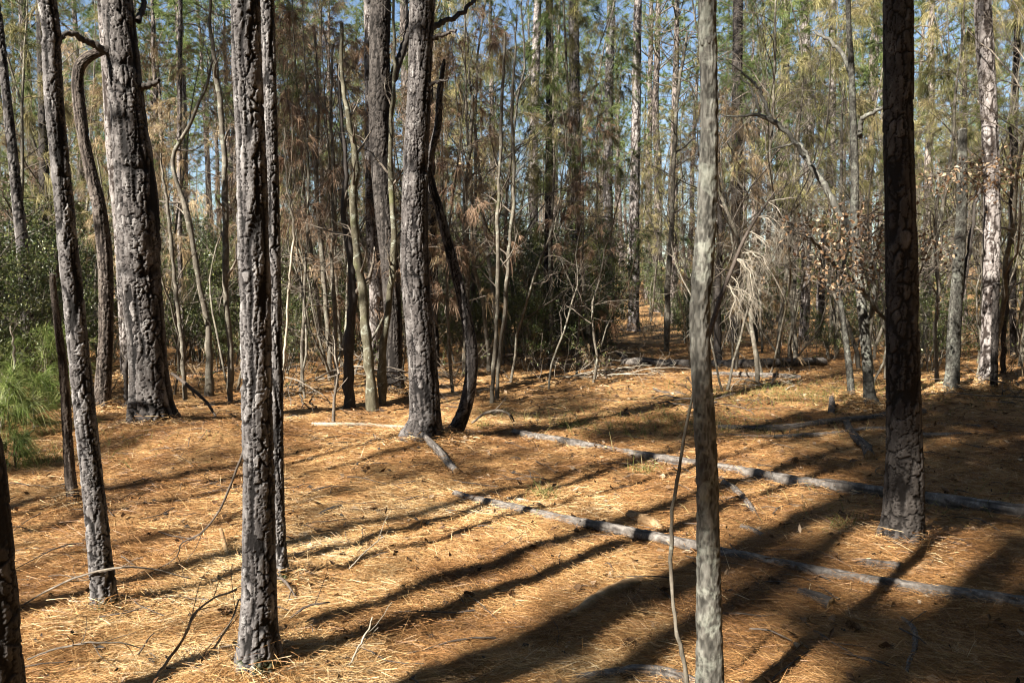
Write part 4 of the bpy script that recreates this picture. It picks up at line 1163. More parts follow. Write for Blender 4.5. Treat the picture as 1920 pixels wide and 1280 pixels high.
# brown oak leaves that still hang on the pale oak, and on the limb behind the snapped trunk
def leaf_cluster(parent, pts_px, depth, n, base, seed, name="brown_leaves", spread=0.2, size=0.066):
    rng = np.random.default_rng(seed)
    C = []
    for (px, py, s) in pts_px:
        c = at(px, py, depth) - base
        C.append(c + rng.normal(size=(int(n * s), 3)) * spread * np.array([1, 0.9, 0.6]) * math.sqrt(s))
    C = np.concatenate(C)
    V, Q, k = leaves(rng, C, rng.normal(size=C.shape) + np.array([0, 0, -0.5]), size * rng.uniform(0.6, 1.25, len(C)), size * 0.6, 0.35)
    a = Acc(); a.add(V, Q, np.repeat(rng.uniform(0, 1, len(C)), k))
    # the twigs that carry them
    tw = [(grow(rng, at(px, py, depth) - base, rng.normal(size=3), 0.4 * s + 0.1, 6, 0.3), np.linspace(0.006, 0.002, 6)) for (px, py, s) in pts_px for _ in range(5)]
    add_tubes(a, tw, 4, 1)
    a.build(name, [DRY_LEAF, DARK_TWIG], parent, smooth_=False)
t, rel, base, h = tree("blotched pale")
leaf_cluster(t, [(1520, 440, 1), (1555, 470, 1.2), (1560, 420, .9), (1590, 500, 1.2), (1600, 455, 1.2), (1612, 405, 1), (1640, 480, 1.2), (1645, 430, 1), (1665, 500, 1), (1655, 400, .8), (1625, 520, 1), (1580, 545, .6), (1548, 510, .7), (1500, 420, .6), (1682, 450, .9), (1700, 480, .9), (1535, 520, .4)], h['depth'] - 0.9, 38, base, 3)
t, rel, base, h = tree("snapped grey")
leaf_cluster(t, [(1770, 335, 1), (1795, 322, .8), (1800, 350, 1), (1825, 338, 1.1), (1850, 330, 1), (1868, 352, .8), (1880, 300, .6), (1740, 455, .8), (1765, 470, .6), (1900, 320, .8), (1840, 305, .6), (1735, 330, .5)], h['depth'] - 1.2, 34, base, 4)

# ================================================================== THE THICKET AND THE WOODS BEHIND
RND = random.Random(21)
BARE = [make_bare(200 + i, 5.6, 0.026, 15, 0.75, forks=1 + i % 3 if i < 5 else 1, wob=0.24) for i in range(6)]
BARE_TALL = [make_bare(220 + i, 8.5, 0.042, 26, 0.85, wob=0.2, start=0.22, fine=1.4) for i in range(3)]
DEADP = [make_dead_pine(240 + i, 6.5, 0.032, 24, BROWN_NEEDLE, per=11, tufts=2, L=0.16, blen=0.22, wob=0.2) for i in range(4)]
FADEP = [make_dead_pine(250 + i, 8.5, 0.05, 24, FADING_NEEDLE, L=0.24, tufts=3, droop=0.8, start=0.3) for i in range(3)]
SHRUB = [make_shrub(260 + i, 2.6, 7, 5200, 0.052) for i in range(3)]
SHRUB_TALL = [make_shrub(270 + i, 4.2, 6, 8000, 0.06, wide=0.35) for i in range(2)]
PINES = [make_far_pine(300 + i, H, r, cf) for i, (H, r, cf) in enumerate([(20, 0.19, 9.5), (22, 0.22, 11), (18, 0.15, 8), (23, 0.25, 12), (17, 0.13, 7.0)])]

USED = [(h['base'][0], h['base'][1], 0.5) for h in HERO]
def free(x, y, r):
    return all((x - a) ** 2 + (y - b) ** 2 > (r + c) ** 2 for a, b, c in USED)
def put(px, Y):
    return (px - 960) / F * Y, Y

def band_of(y):
    return "in thicket" if y < 19 else "behind thicket" if y < 32 else "in far woods" if y < 58 else "deep in woods"

def scatter(n, y0, y1, kind, variants, look, cat, group, sc, r, tilt=0.06, pxr=(-60, 1980), names=("trunk", "crown"), avoid=()):
    k = tries = 0
    while k < n and tries < n * 60:
        tries += 1
        Y = math.sqrt(RND.uniform(y0 * y0, y1 * y1)); px = RND.uniform(*pxr)
        if any(a <= px <= b for a, b in avoid): continue
        x, y = put(px, Y)
        if not free(x, y, r): continue
        USED.append((x, y, r))
        plant(kind, variants[k % len(variants)], x, y, look, cat, group, band_of(y), s=RND.uniform(*sc), rng=RND, tilt=tilt, part_names=names)
        k += 1

def at_spots(spots, kind, variants, look, cat, group, names=("trunk", "crown"), tilt=0.05):
    for i, (px, Y, s) in enumerate(spots):
        x, y = put(px, Y)
        USED.append((x, y, 0.3))
        plant(kind, variants[i % len(variants)], x, y, look, cat, group, band_of(y), s=s, rng=RND, tilt=tilt, part_names=names)

# dead brown young pines
at_spots([(560, 12.5, 1.0), (640, 15, 1.05), (770, 16.5, 1.0), (880, 14.5, .95), (575, 18, 1.15), (700, 20, 1.2), (340, 14, .95), (180, 15, 1.0), (40, 16, 1.05),
          (1130, 22, 1.0), (1310, 20, 1.0), (450, 17, 1.1), (1430, 19, 1.0), (240, 19, 1.1), (850, 12.5, .9), (660, 17, 1.1), (1080, 14.5, .8), (530, 15, 1.0), (1380, 15, .8)],
         "dead_pine", DEADP, "brown-needled dead pine", "dead pine", "thin dead pines with brown needles")
# fading, yellow-green pines
at_spots([(1725, 15.5, 1.05), (1905, 17, 1.15), (1800, 19, 1.15), (1030, 16, .95), (940, 17, 1.1), (720, 22, 1.1), (610, 16, .9), (1460, 17, 1.0), (1570, 19, 1.1), (1640, 22, 1.2), (1975, 13, 1.0), (30, 14, .95), (130, 20, 1.1), (1290, 27, 1.1), (870, 24, 1.1), (1240, 44, 1.0), (1268, 50, 1.1), (1225, 56, 1.2)],
         "fading_pine", FADEP, "yellowing slender pine", "young pine", "slender pines with yellowing needles")
GREENP = [make_dead_pine(280 + i, 10.0, 0.06, 26, GREEN_NEEDLE, L=0.2, tufts=3, droop=0.5, start=0.35, per=12, blen=0.2, wob=0.16) for i in range(3)]
at_spots([(520, 19, 1.0), (150, 22, 1.1), (330, 24, 1.2), (880, 19, 1.05), (1010, 26, 1.2), (1110, 18, .95), (1420, 23, 1.1), (1560, 26, 1.2), (1720, 21, 1.0), (1840, 26, 1.2), (760, 23, 1.1), (1330, 21, 1.0), (60, 25, 1.2), (430, 27, 1.2), (940, 29, 1.2)],
         "young_pine", GREENP, "green-needled young pine", "young pine", "green young pines of the midstory")
# evergreen shrubs
at_spots([(20, 12.5, .95), (-5, 10.6, .8), (75, 14, 1.0), (-30, 11, 1.0), (130, 17, 1.0), (325, 15, .9), (370, 16.5, 1.0), (440, 16, 1.0), (590, 20, 1.1), (905, 18.5, .9), (960, 20, 1.2), (1010, 18.5, 1.0), (1065, 19.5, 1.15),
          (1110, 20.5, 1.1), (880, 22, 1.2), (1745, 15, .7), (1420, 25, 1.0), (1560, 17.5, .5), (1490, 28, 1.1), (200, 18, 1.0), (655, 21, 1.0), (1700, 24, 1.0), (1850, 20, .8), (345, 18, 1.0), (410, 14.5, .6), (530, 14, .6), (860, 16.5, .7), (985, 15.5, .7), (1120, 18.5, .7), (1040, 21, 1.3), (1085, 17.5, .7), (110, 15, 1.2), (160, 20, 1.3), (5, 16, 1.3), (690, 17, .9), (770, 18, 1.0), (1290, 22, .8), (1340, 24, .9), (1640, 19, .7), (1770, 18, .6), (1245, 38, 1.1), (1215, 45, 1.2), (1285, 43, 1.2), (1262, 31, .6), (1300, 33, .9), (1170, 37, 1.1), (1235, 52, 1.4), (1330, 48, 1.3)],
         "evergreen_shrub", SHRUB, "dark small-leaved shrub", "shrub", "evergreen shrubs of the thicket", ("stem", "crown"))
at_spots([(945, 22, 1.0), (1035, 22, 1.0), (60, 17, 1.0), (390, 20, 1.0), (560, 23, 1.05), (1100, 25, 1.0), (840, 25, 1.0), (1450, 30, 1.0), (300, 22, 1.0), (420, 24, 1.1), (500, 21, 1.0), (620, 26, 1.1), (680, 24, 1.0), (740, 22, 1.0), (900, 26, 1.1), (990, 25, 1.1), (1060, 27, 1.1), (180, 23, 1.1), (110, 20, 1.0), (20, 20, 1.1), (1350, 29, 1.0), (1560, 30, 1.0), (1650, 27, .9)],
         "evergreen_shrub", SHRUB_TALL, "tall dark evergreen shrub", "shrub", "tall evergreen shrubs of the thicket", ("stem", "crown"))
# bare saplings
scatter(46, 11.5, 20, "bare_sapling", BARE, "leafless grey sapling", "sapling", "leafless saplings of the thicket", (.75, 1.15), 0.35, avoid=((1150, 1300),))
scatter(18, 12.5, 19, "bare_sapling", BARE_TALL, "tall leafless sapling", "sapling", "tall leafless saplings", (.9, 1.2), 0.4, avoid=((1150, 1300),))
scatter(34, 19, 33, "bare_sapling", BARE_TALL, "tall leafless sapling", "sapling", "tall leafless saplings", (.8, 1.2), 0.4, avoid=((1160, 1230),))
scatter(8, 20, 34, "dead_pine", DEADP, "brown-needled dead pine", "dead pine", "thin dead pines with brown needles", (.9, 1.3), 0.5)
scatter(12, 20, 36, "fading_pine", FADEP, "yellowing slender pine", "young pine", "slender pines with yellowing needles", (.9, 1.3), 0.5)
scatter(30, 28, 50, "evergreen_shrub", SHRUB, "low evergreen bush", "shrub", "evergreen bushes of the far woods", (.7, 1.3), 0.8, names=("stem", "crown"))
scatter(16, 34, 62, "dead_pine", DEADP, "small brown-needled pine", "dead pine", "brown young pines of the far woods", (.7, 1.2), 0.8)
scatter(24, 34, 62, "fading_pine", FADEP, "yellow-green young pine", "young pine", "yellow-green young pines of the far woods", (.7, 1.2), 0.8)
scatter(26, 34, 62, "bare_sapling", BARE_TALL, "bare grey hardwood", "sapling", "bare hardwoods of the far woods", (.9, 1.4), 0.8)
# the tall pines behind
at_spots([(1262, 34, 1.05), (1236, 41, 1.1), (1288, 47, 1.1), (1215, 50, 1.1)], "pine_tree", PINES, "tall bare-stemmed pine", "pine tree", "tall pines of the woods", tilt=0.03)
scatter(26, 27, 42, "pine_tree", PINES, "tall bare-stemmed pine", "pine tree", "tall pines of the woods", (.85, 1.15), 1.0, 0.03, (-100, 2020), avoid=((1170, 1215),))
scatter(56, 42, 66, "pine_tree", PINES, "tall bare-stemmed pine", "pine tree", "tall pines of the woods", (.85, 1.2), 1.0, 0.03, (-100, 2020))
scatter(60, 66, 110, "pine_tree", PINES, "tall bare-stemmed pine", "pine tree", "tall pines of the woods", (.9, 1.25), 1.0, 0.03, (-120, 2040))

# the wood that closes the view: one mass nobody could count
def far_wood():
    rng = np.random.default_rng(5)
    a = Acc()
    n = 250
    Y = rng.uniform(112, 230, n); X = rng.uniform(-0.8, 0.8, n) * Y
    Z = height(X, Y)
    H = rng.uniform(17, 25, n)
    t = np.linspace(0, 1, 5)
    P = np.stack([X[:, None] + 0 * t, Y[:, None] + 0 * t, Z[:, None] - 0.4 + H[:, None] * t], -1) + rng.normal(size=(n, 5, 3)) * 0.12
    V, Q = tubes(P, rng.uniform(0.15, 0.26, n)[:, None] * (1 - 0.8 * t)[None], 6)
    a.add(V, Q, 0.5, 0)
    m = 46
    f = rng.uniform(0.45, 1.0, (n, m)); wide = (3.0 * (1.08 - f) + 0.5)
    ang = rng.uniform(0, 6.28, (n, m)); rr = np.sqrt(rng.uniform(0.03, 1, (n, m))) * wide
    C = np.stack([X[:, None] + np.cos(ang) * rr, Y[:, None] + np.sin(ang) * rr, Z[:, None] + H[:, None] * f], -1).reshape(-1, 3)
    needle_tufts(a, rng, C, rng.normal(size=C.shape) * 0.6 + np.array([0, 0, 0.4]), 9, 0.75, 0.06, 0.8, 0.15, 1)
    # bushes below
    k = 5000
    Yb = rng.uniform(70, 190, k); Xb = rng.uniform(-0.8, 0.8, k) * Yb
    Cb = np.stack([Xb, Yb, height(Xb, Yb) + np.abs(rng.normal(size=k)) * 1.6], -1)
    needle_tufts(a, rng, Cb, rng.normal(size=Cb.shape) * 0.7 + np.array([0, 0, 0.3]), 12, 0.8, 0.07, 0.8, 0.2, 2)
    tag(a.build("woods", [FAR_BARK, GREEN_NEEDLE, FADING_NEEDLE]), kind="stuff")
far_wood()

def undergrowth():
    rng = np.random.default_rng(62)
    a = Acc(); main, sub, tw = [], [], []
    lf = []
    k = 0
    while k < 760:
        Y = math.sqrt(rng.uniform(11.5 ** 2, 34 ** 2)); px = rng.uniform(-40, 1960)
        if 1150 < px < 1600 and Y < 17 and rng.uniform() < 0.85: continue
        if px > 880 and Y < 13.5: continue
        if 1150 < px < 1300 and Y < 25: continue
        x, y = put(px, Y)
        k += 1
        h = rng.uniform(0.3, 1.5) * (1 if Y > 13 else 0.6)
        for _ in range(2):
            g = grow(rng, (x + rng.normal() * .1, y + rng.normal() * .1, float(height(x, y)) - 0.03), (rng.normal() * 0.5, rng.normal() * 0.5, 1), h, 8, 0.22, 0.0, 0.06)
            main.append((g, np.linspace(0.009, 0.003, 8) * rng.uniform(0.5, 1.2)))
    for p, q in main: sub += branches_on(rng, p, q, 4, 0.2, 1, 0.45, 0.25, 0.85, 5, 0.25, 0.0, 0.03, 0.6)
    for p, q in sub:
        if rng.uniform() < 0.6: tw += branches_on(rng, p, q, 2, 0.2, 1, 0.2, 0.12, 0.8, 4, 0.25, 0, 0.03, 0.7)
    add_tubes(a, main, 5); add_tubes(a, sub, 3); add_tubes(a, tw, 3)
    C, D = path_points(rng, [x for x in sub if rng.uniform() < 0.45], 5, 0.2)
    V, Q, kk = leaves(rng, C, D * 0.4 + rng.normal(size=C.shape) * 0.7, 0.045 * rng.uniform(0.6, 1.3, len(C)), 0.024)
    a.add(V, Q, np.repeat(np.clip(0.6 + 0.25 * rng.normal(size=len(C)), 0, 1), kk), 1)
    C, D = path_points(rng, [x for x in sub if rng.uniform() < 0.35], 2, 0.3)
    needle_tufts(a, rng, C, D, 7, 0.17, 0.007, 0.5, 1.0, 2, seg=2)
    tag(a.build("undergrowth", [TWIG, SHRUB_LEAF, BROWN_NEEDLE]), kind="stuff")
undergrowth()

# ================================================================== green pine seedlings and grass on the left
def seedling(label, px, py, H, seed, n=16, L=0.26):
    rng = np.random.default_rng(seed)
    g = ground_at(px, py)
    o = thing("pine_seedling", label, "seedling", tuple(g))
    p = grow(rng, (0, 0, -0.05), (0.05, 0, 1), H, 8, 0.08, 0.03); q = np.linspace(0.012, 0.004, 8)
    a = Acc(); br = branches_on(rng, p, q, n, 0.12, 1.0, H * 0.75, H * 0.35, 1.15, 6, 0.1, 0.08, 0.05, 0.7)
    add_tubes(a, [(p, q)], 6); add_tubes(a, br, 4)
    a.build("stem", [TWIG], o)
    C, D = path_points(rng, br, 5, 0.4)
    C = np.vstack([C, p[-3:]]); D = np.vstack([D, np.array([[0, 0, 1.0]] * 3)])
    c = Acc(); needle_tufts(c, rng, C, D, 17, L, 0.0055, 0.5, 0.9, 0, seg=3)
    c.build("needle_crown", [FRESH_NEEDLE], o)
seedling("bright green long-needled pine seedling left of the thin reddish stub", 62, 805, 0.62, 1, 22, .32)
seedling("taller green pine seedling just behind the bright one on the left", 92, 770, 1.0, 2, 22, .34)
seedling("small drooping green seedling by the left edge of the frame", 18, 815, 0.6, 3, 20, .32)
seedling("low green seedling at the foot of the bright seedlings", 30, 880, 0.35, 4, 9, 0.22)

def tuft(label, px, py, n, L, seed, spread=0.05):
    rng = np.random.default_rng(seed)
    g = ground_at(px, py)
    b = rng.normal(size=(n, 3)) * spread; b[:, 2] = height(g[0] + b[:, 0], g[1] + b[:, 1]) - g[2] - 0.005
    d = rng.normal(size=(n, 3)) * 0.45; d[:, 2] = 1
    V, Q, k = blades(rng, b, d, L * rng.uniform(0.4, 1.1, n), 0.0045, 0.55 * rng.uniform(0.2, 1.6, n), 3)
    a = Acc(); a.add(V, Q, np.repeat(rng.uniform(0, 0.85, n), k))
    o = a.build("grass_tuft", [GRASS]); o.location = g
    tag(o, label, "grass tuft")
tuft("small bright grass tuft above the foreground pole's thin end", 1018, 926, 90, 0.2, 1, .05)
tuft("green grass tuft against the long slim fallen trunk", 1208, 886, 110, 0.22, 2, .07)
tuft("grass tuft in shade left of the dark near pine foot", 1585, 990, 80, 0.17, 3, .055)
tuft("grass tuft growing near the foot of the bowed trunk", 1060, 800, 160, 0.28, 4, .08)
tuft("grass tuft at the right foot of the flared centre pine", 905, 800, 80, 0.2, 5, .06)
tuft("dry grass clump behind the thin reddish stub", 70, 870, 200, 0.3, 6, .11)

def grass_patch():
    rng = np.random.default_rng(9)
    B = []
    for (px, py, sx, sy, n) in [(1150, 790, 1.2, .6, 900), (1270, 800, .9, .5, 600), (1500, 735, 1.5, .8, 1500), (1430, 745, 1.0, .6, 800), (1590, 745, .6, .5, 400), (1110, 660, 2.5, 1.5, 900), (1800, 720, 1.5, .8, 600), (1230, 815, .7, .3, 300), (60, 850, .8, .5, 500), (560, 720, 1, .6, 200), (1720, 960, .8, .3, 160)]:
        g = ground_at(px, py)
        q = np.stack([g[0] + rng.normal(size=n) * sx, g[1] + rng.normal(size=n) * sy], -1)
        # in little bunches
        q = q + rng.normal(size=q.shape) * 0.02
        q = np.round(q / 0.16) * 0.16 + (q - np.round(q / 0.16) * 0.16) * 0.35
        B.append(q)
    B = np.concatenate(B); n = len(B)
    b = np.c_[B, height(B[:, 0], B[:, 1]) - 0.005]
    d = rng.normal(size=(n, 3)) * 0.5; d[:, 2] = 1
    V, Q, k = blades(rng, b, d, rng.uniform(0.07, 0.26, n), 0.005, 0.5 * rng.uniform(0.2, 1.6, n), 2)
    a = Acc(); a.add(V, Q, np.repeat(np.clip(0.5 + rng.normal(size=n) * 0.3, 0, 1), k))
    tag(a.build("grass", [GRASS]), kind="stuff")
grass_patch()

# ================================================================== pine straw, leaves, bark bits on the ground
def straw():
    rng = np.random.default_rng(3)
    def layer(n, y0, y1, L, W, lift, pw, margin):
        u = rng.uniform(0, 1, n)
        Y = y0 * (y1 / y0) ** u if pw == 0 else (y0 ** pw + u * (y1 ** pw - y0 ** pw)) ** (1 / pw)
        X = rng.uniform(-1, 1, n) * (0.66 * Y + margin)
        az = rng.uniform(0, 6.28, n) * 0.55 + 1.9 * vnoise2(X * 0.9, Y * 0.9, 8) + rng.normal(size=n) * 0.8
        el = rng.normal(size=n) * 0.16
        LL = L * rng.uniform(0.5, 1.2, n)
        # straw lies thicker in drifts
        z = height(X, Y) + np.abs(rng.normal(size=n)) * lift * (0.6 + 0.7 * vnoise2(X * 1.7, Y * 1.7, 9)).clip(0.15, 2)
        d = np.stack([np.cos(az) * np.cos(el), np.sin(az) * np.cos(el), np.sin(el)], -1)
        b = np.stack([X, Y, z], -1) - d * (LL * 0.5)[:, None]
        b[:, 2] = np.maximum(b[:, 2], height(b[:, 0], b[:, 1]) + 0.001)
        V, Q, k = blades(rng, b, d, LL, W * (1 if np.isscalar(W) else 1), 0.10, 2, curl=0.10)
        tn = np.clip(0.5 + 0.16 * rng.normal(size=n) + 0.2 * vnoise2(X * 0.7, Y * 0.7, 12) + 0.2 * vnoise2(X * 3, Y * 3, 13) - 0.12 * (X > 0.8), 0, 1)
        return V, Q, np.repeat(tn, k)
    a = Acc()
    for args in [(230000, 2.3, 5.0, 0.14, 0.0017, 0.02, 2, 0.7), (210000, 5.0, 10.0, 0.16, 0.0026, 0.024, 2, 1.0), (100000, 10.0, 22.0, 0.2, 0.0055, 0.028, 2, 1.0)]:
        V, Q, t = layer(*args)
        a.add(V, Q, t)
    # mounds at the feet of trunks
    for h in HERO:
        if h['depth'] > 16 or h['depth'] < 2.9: continue
        b = h['base']; w = h['rows'][0][2] / F * h['depth']
        n = int(700 + 2400 * min(w, .7))
        ang = rng.uniform(0, 6.28, n); rr = w * 0.45 + np.abs(rng.normal(size=n)) * (0.12 + w * 0.5)
        X = b[0] + np.cos(ang) * rr; Y = b[1] + np.sin(ang) * rr
        az = rng.uniform(0, 6.28, n)
        el = rng.normal(size=n) * 0.16
        d = np.stack([np.cos(az) * np.cos(el), np.sin(az) * np.cos(el), np.sin(el)], -1)
        LL = 0.13 * rng.uniform(0.5, 1.2, n)
        p = np.stack([X, Y, height(X, Y) + np.abs(rng.normal(size=n)) * 0.05 * np.exp(-(rr - w * 0.45) / 0.2)], -1) - d * (LL * 0.5)[:, None]
        V, Q, k = blades(rng, p, d, LL, max(0.0026, 0.0006 * h['depth']), 0.1, 2, curl=0.12)
        a.add(V, Q, np.repeat(np.clip(0.58 + 0.25 * rng.normal(size=n), 0, 1), k))
    # straw blown against and over the fallen wood
    for C, L in LOGS:
        if C[0, 1] > 13: continue
        n = int(L * 170)
        i = rng.integers(0, len(C), n); off = rng.normal(size=n) * 1.1
        T = unit(np.gradient(C[:, :3], axis=0))[i]; sd = unit(np.cross(T, np.array([0, 0, 1.0])))
        r = C[i, 3]
        X = C[i, 0] + sd[:, 0] * off * r * 1.5; Y = C[i, 1] + sd[:, 1] * off * r * 1.5
        top = C[i, 2] + np.sqrt(np.clip(1 - (off * 1.5) ** 2, 0, 1)) * r
        over = (np.abs(off) < 0.66) & (rng.uniform(0, 1, n) < 0.3)
        z = np.where(over, top + 0.004, height(X, Y) + np.abs(rng.normal(size=n)) * r * 0.5 * np.exp(-np.abs(np.abs(off) - 0.8)))
        keep = over | (np.abs(off) > 0.62)
        az = rng.uniform(0, 6.28, n); el = rng.normal(size=n) * 0.25
        d = np.stack([np.cos(az) * np.cos(el), np.sin(az) * np.cos(el), np.sin(el)], -1)
        LL = 0.13 * rng.uniform(0.5, 1.2, n)
        p = (np.stack([X, Y, z], -1) - d * (LL * 0.5)[:, None])[keep]
        V, Q, k = blades(rng, p, d[keep], LL[keep], max(0.002, 0.0005 * C[0, 1]), 0.15, 2, curl=0.12)
        a.add(V, Q, np.repeat(np.clip(0.55 + 0.2 * rng.normal(size=keep.sum()), 0, 1), k))
    # sparse needles sticking up
    n = 1500
    Y = rng.uniform(2.4, 8, n); X = rng.uniform(-1, 1, n) * (0.66 * Y + 0.4)
    d = rng.normal(size=(n, 3)); d[:, 2] = np.abs(d[:, 2]) * 0.7 + 0.15
    V, Q, k = blades(rng, np.stack([X, Y, height(X, Y)], -1), d, 0.14 * rng.uniform(0.5, 1.1, n), 0.003, 0.2, 2)
    a.add(V, Q, np.repeat(rng.uniform(0.4, 1, n), k))
    tag(a.build("pine_straw", [LITTER]), kind="stuff")
straw()

def floor_debris():
    rng = np.random.default_rng(31)
    a = Acc()
    n = 4200
    Y = np.sqrt(rng.uniform(2.3 ** 2, 15 ** 2, n)); X = rng.uniform(-1, 1, n) * (0.66 * Y + 0.5)
    keep = rng.uniform(0, 1, n) < np.clip(0.45 + 0.5 * (X > 0.2) + 0.3 * vnoise2(X, Y, 4), 0.1, 1)
    X, Y = X[keep], Y[keep]; n = len(X)
    d = rng.normal(size=(n, 3)); d[:, 2] *= 0.25
    V, Q, k = leaves(rng, np.stack([X, Y, height(X, Y) + 0.012 + rng.uniform(0, 0.02, n)], -1), d, rng.uniform(0.03, 0.085, n), rng.uniform(0.02, 0.05, n), 0.3)
    a.add(V, Q, np.repeat(rng.uniform(0, 1, n) ** 1.3, k), 0)
    # little twigs and bark flakes
    m = 1700
    Y = np.sqrt(rng.uniform(2.3 ** 2, 16 ** 2, m)); X = rng.uniform(-1, 1, m) * (0.66 * Y + 0.5)
    tw = []
    for x, y in zip(X, Y):
        ang = rng.uniform(0, 6.28); L = rng.uniform(0.08, 0.45)
        g = grow(rng, (x, y, 0), (math.cos(ang), math.sin(ang), 0), L, 5, 0.15)
        g[:, 2] = height(g[:, 0], g[:, 1]) + 0.008 + np.abs(rng.normal()) * 0.01 + 0.02 * np.sin(np.linspace(0, 3, 5)) * rng.uniform(0, 1)
        tw.append((g, np.linspace(1, 0.5, 5) * rng.uniform(0.0018, 0.006)))
    add_tubes(a, tw, 4, 1)
    # shed bark flakes, thickest round the feet of the near pines
    F_ = []
    for h in HERO:
        if h['depth'] > 11 or h.get('snag'): continue
        k_ = 70; ang = rng.uniform(0, 6.28, k_); rr = h['rows'][0][2] / F * h['depth'] * 0.5 + np.abs(rng.normal(size=k_)) * 0.35
        F_.append(np.stack([h['base'][0] + np.cos(ang) * rr, h['base'][1] + np.sin(ang) * rr], -1))
    F_.append(np.stack([rng.uniform(-3, 4, 500), rng.uniform(2.4, 9, 500)], -1))
    F_ = np.concatenate(F_); d = rng.normal(size=(len(F_), 3)); d[:, 2] *= 0.2
    V, Q, k = leaves(rng, np.c_[F_, height(F_[:, 0], F_[:, 1]) + 0.012], d, rng.uniform(0.02, 0.06, len(F_)), rng.uniform(0.015, 0.035, len(F_)), 0.1)
    a.add(V, Q, np.repeat(rng.uniform(0, 1, len(F_)), k), 2)
    tag(a.build("forest_litter", [DRY_LEAF, DARK_TWIG, LOG_DARK]), kind="stuff")
floor_debris()

def cone_mesh():
    rng = np.random.default_rng(8)
    a = Acc(); C, D = [], []
    for i in range(90):
        t = i / 89; ang = i * 2.4; r = 0.030 * math.sin(math.pi * (0.12 + 0.8 * t)) ** 0.8
        C.append((0.085 * (t - 0.5), r * 0.45 * math.cos(ang), r * 0.45 * math.sin(ang))); D.append((0.35, math.cos(ang), math.sin(ang)))
    V, Q, k = leaves(rng, np.array(C), np.array(D), 0.024, 0.020, 0.1)
    a.add(V, Q, np.repeat(rng.uniform(0, .5, 90), k), 0)
    x = np.linspace(-0.042, 0.042, 6); P = np.c_[x, x * 0, x * 0]
    V, Q = tubes(P[None], np.array([[.006, .014, .016, .014, .010, .004]]), 8); a.add(V, Q, 0.2, 0)
    return a.mesh("pine_cone", [DRY_LEAF], False)
CONE = cone_mesh()
for i, (px, py) in enumerate([(236, 1044), (795, 905), (1000, 1030), (520, 1010), (1130, 985), (700, 960), (1450, 1095), (1560, 1010), (330, 905), (880, 1120), (1180, 1210), (1600, 1180), (640, 1190), (1760, 1130), (1490, 865), (420, 1150)]):
    g = ground_at(px, py)
    o = link("pine_cone", CONE, None, (g[0], g[1], g[2] + 0.014))
    o.rotation_euler = (RND.uniform(0, 6), RND.uniform(-.3, .3), RND.uniform(0, 6)); k = RND.uniform(.55, .85); o.scale = (k, k, k)
    tag(o, "small open dark brown pine cone lying loose on the straw", "pine cone", "pine cones fallen on the straw")

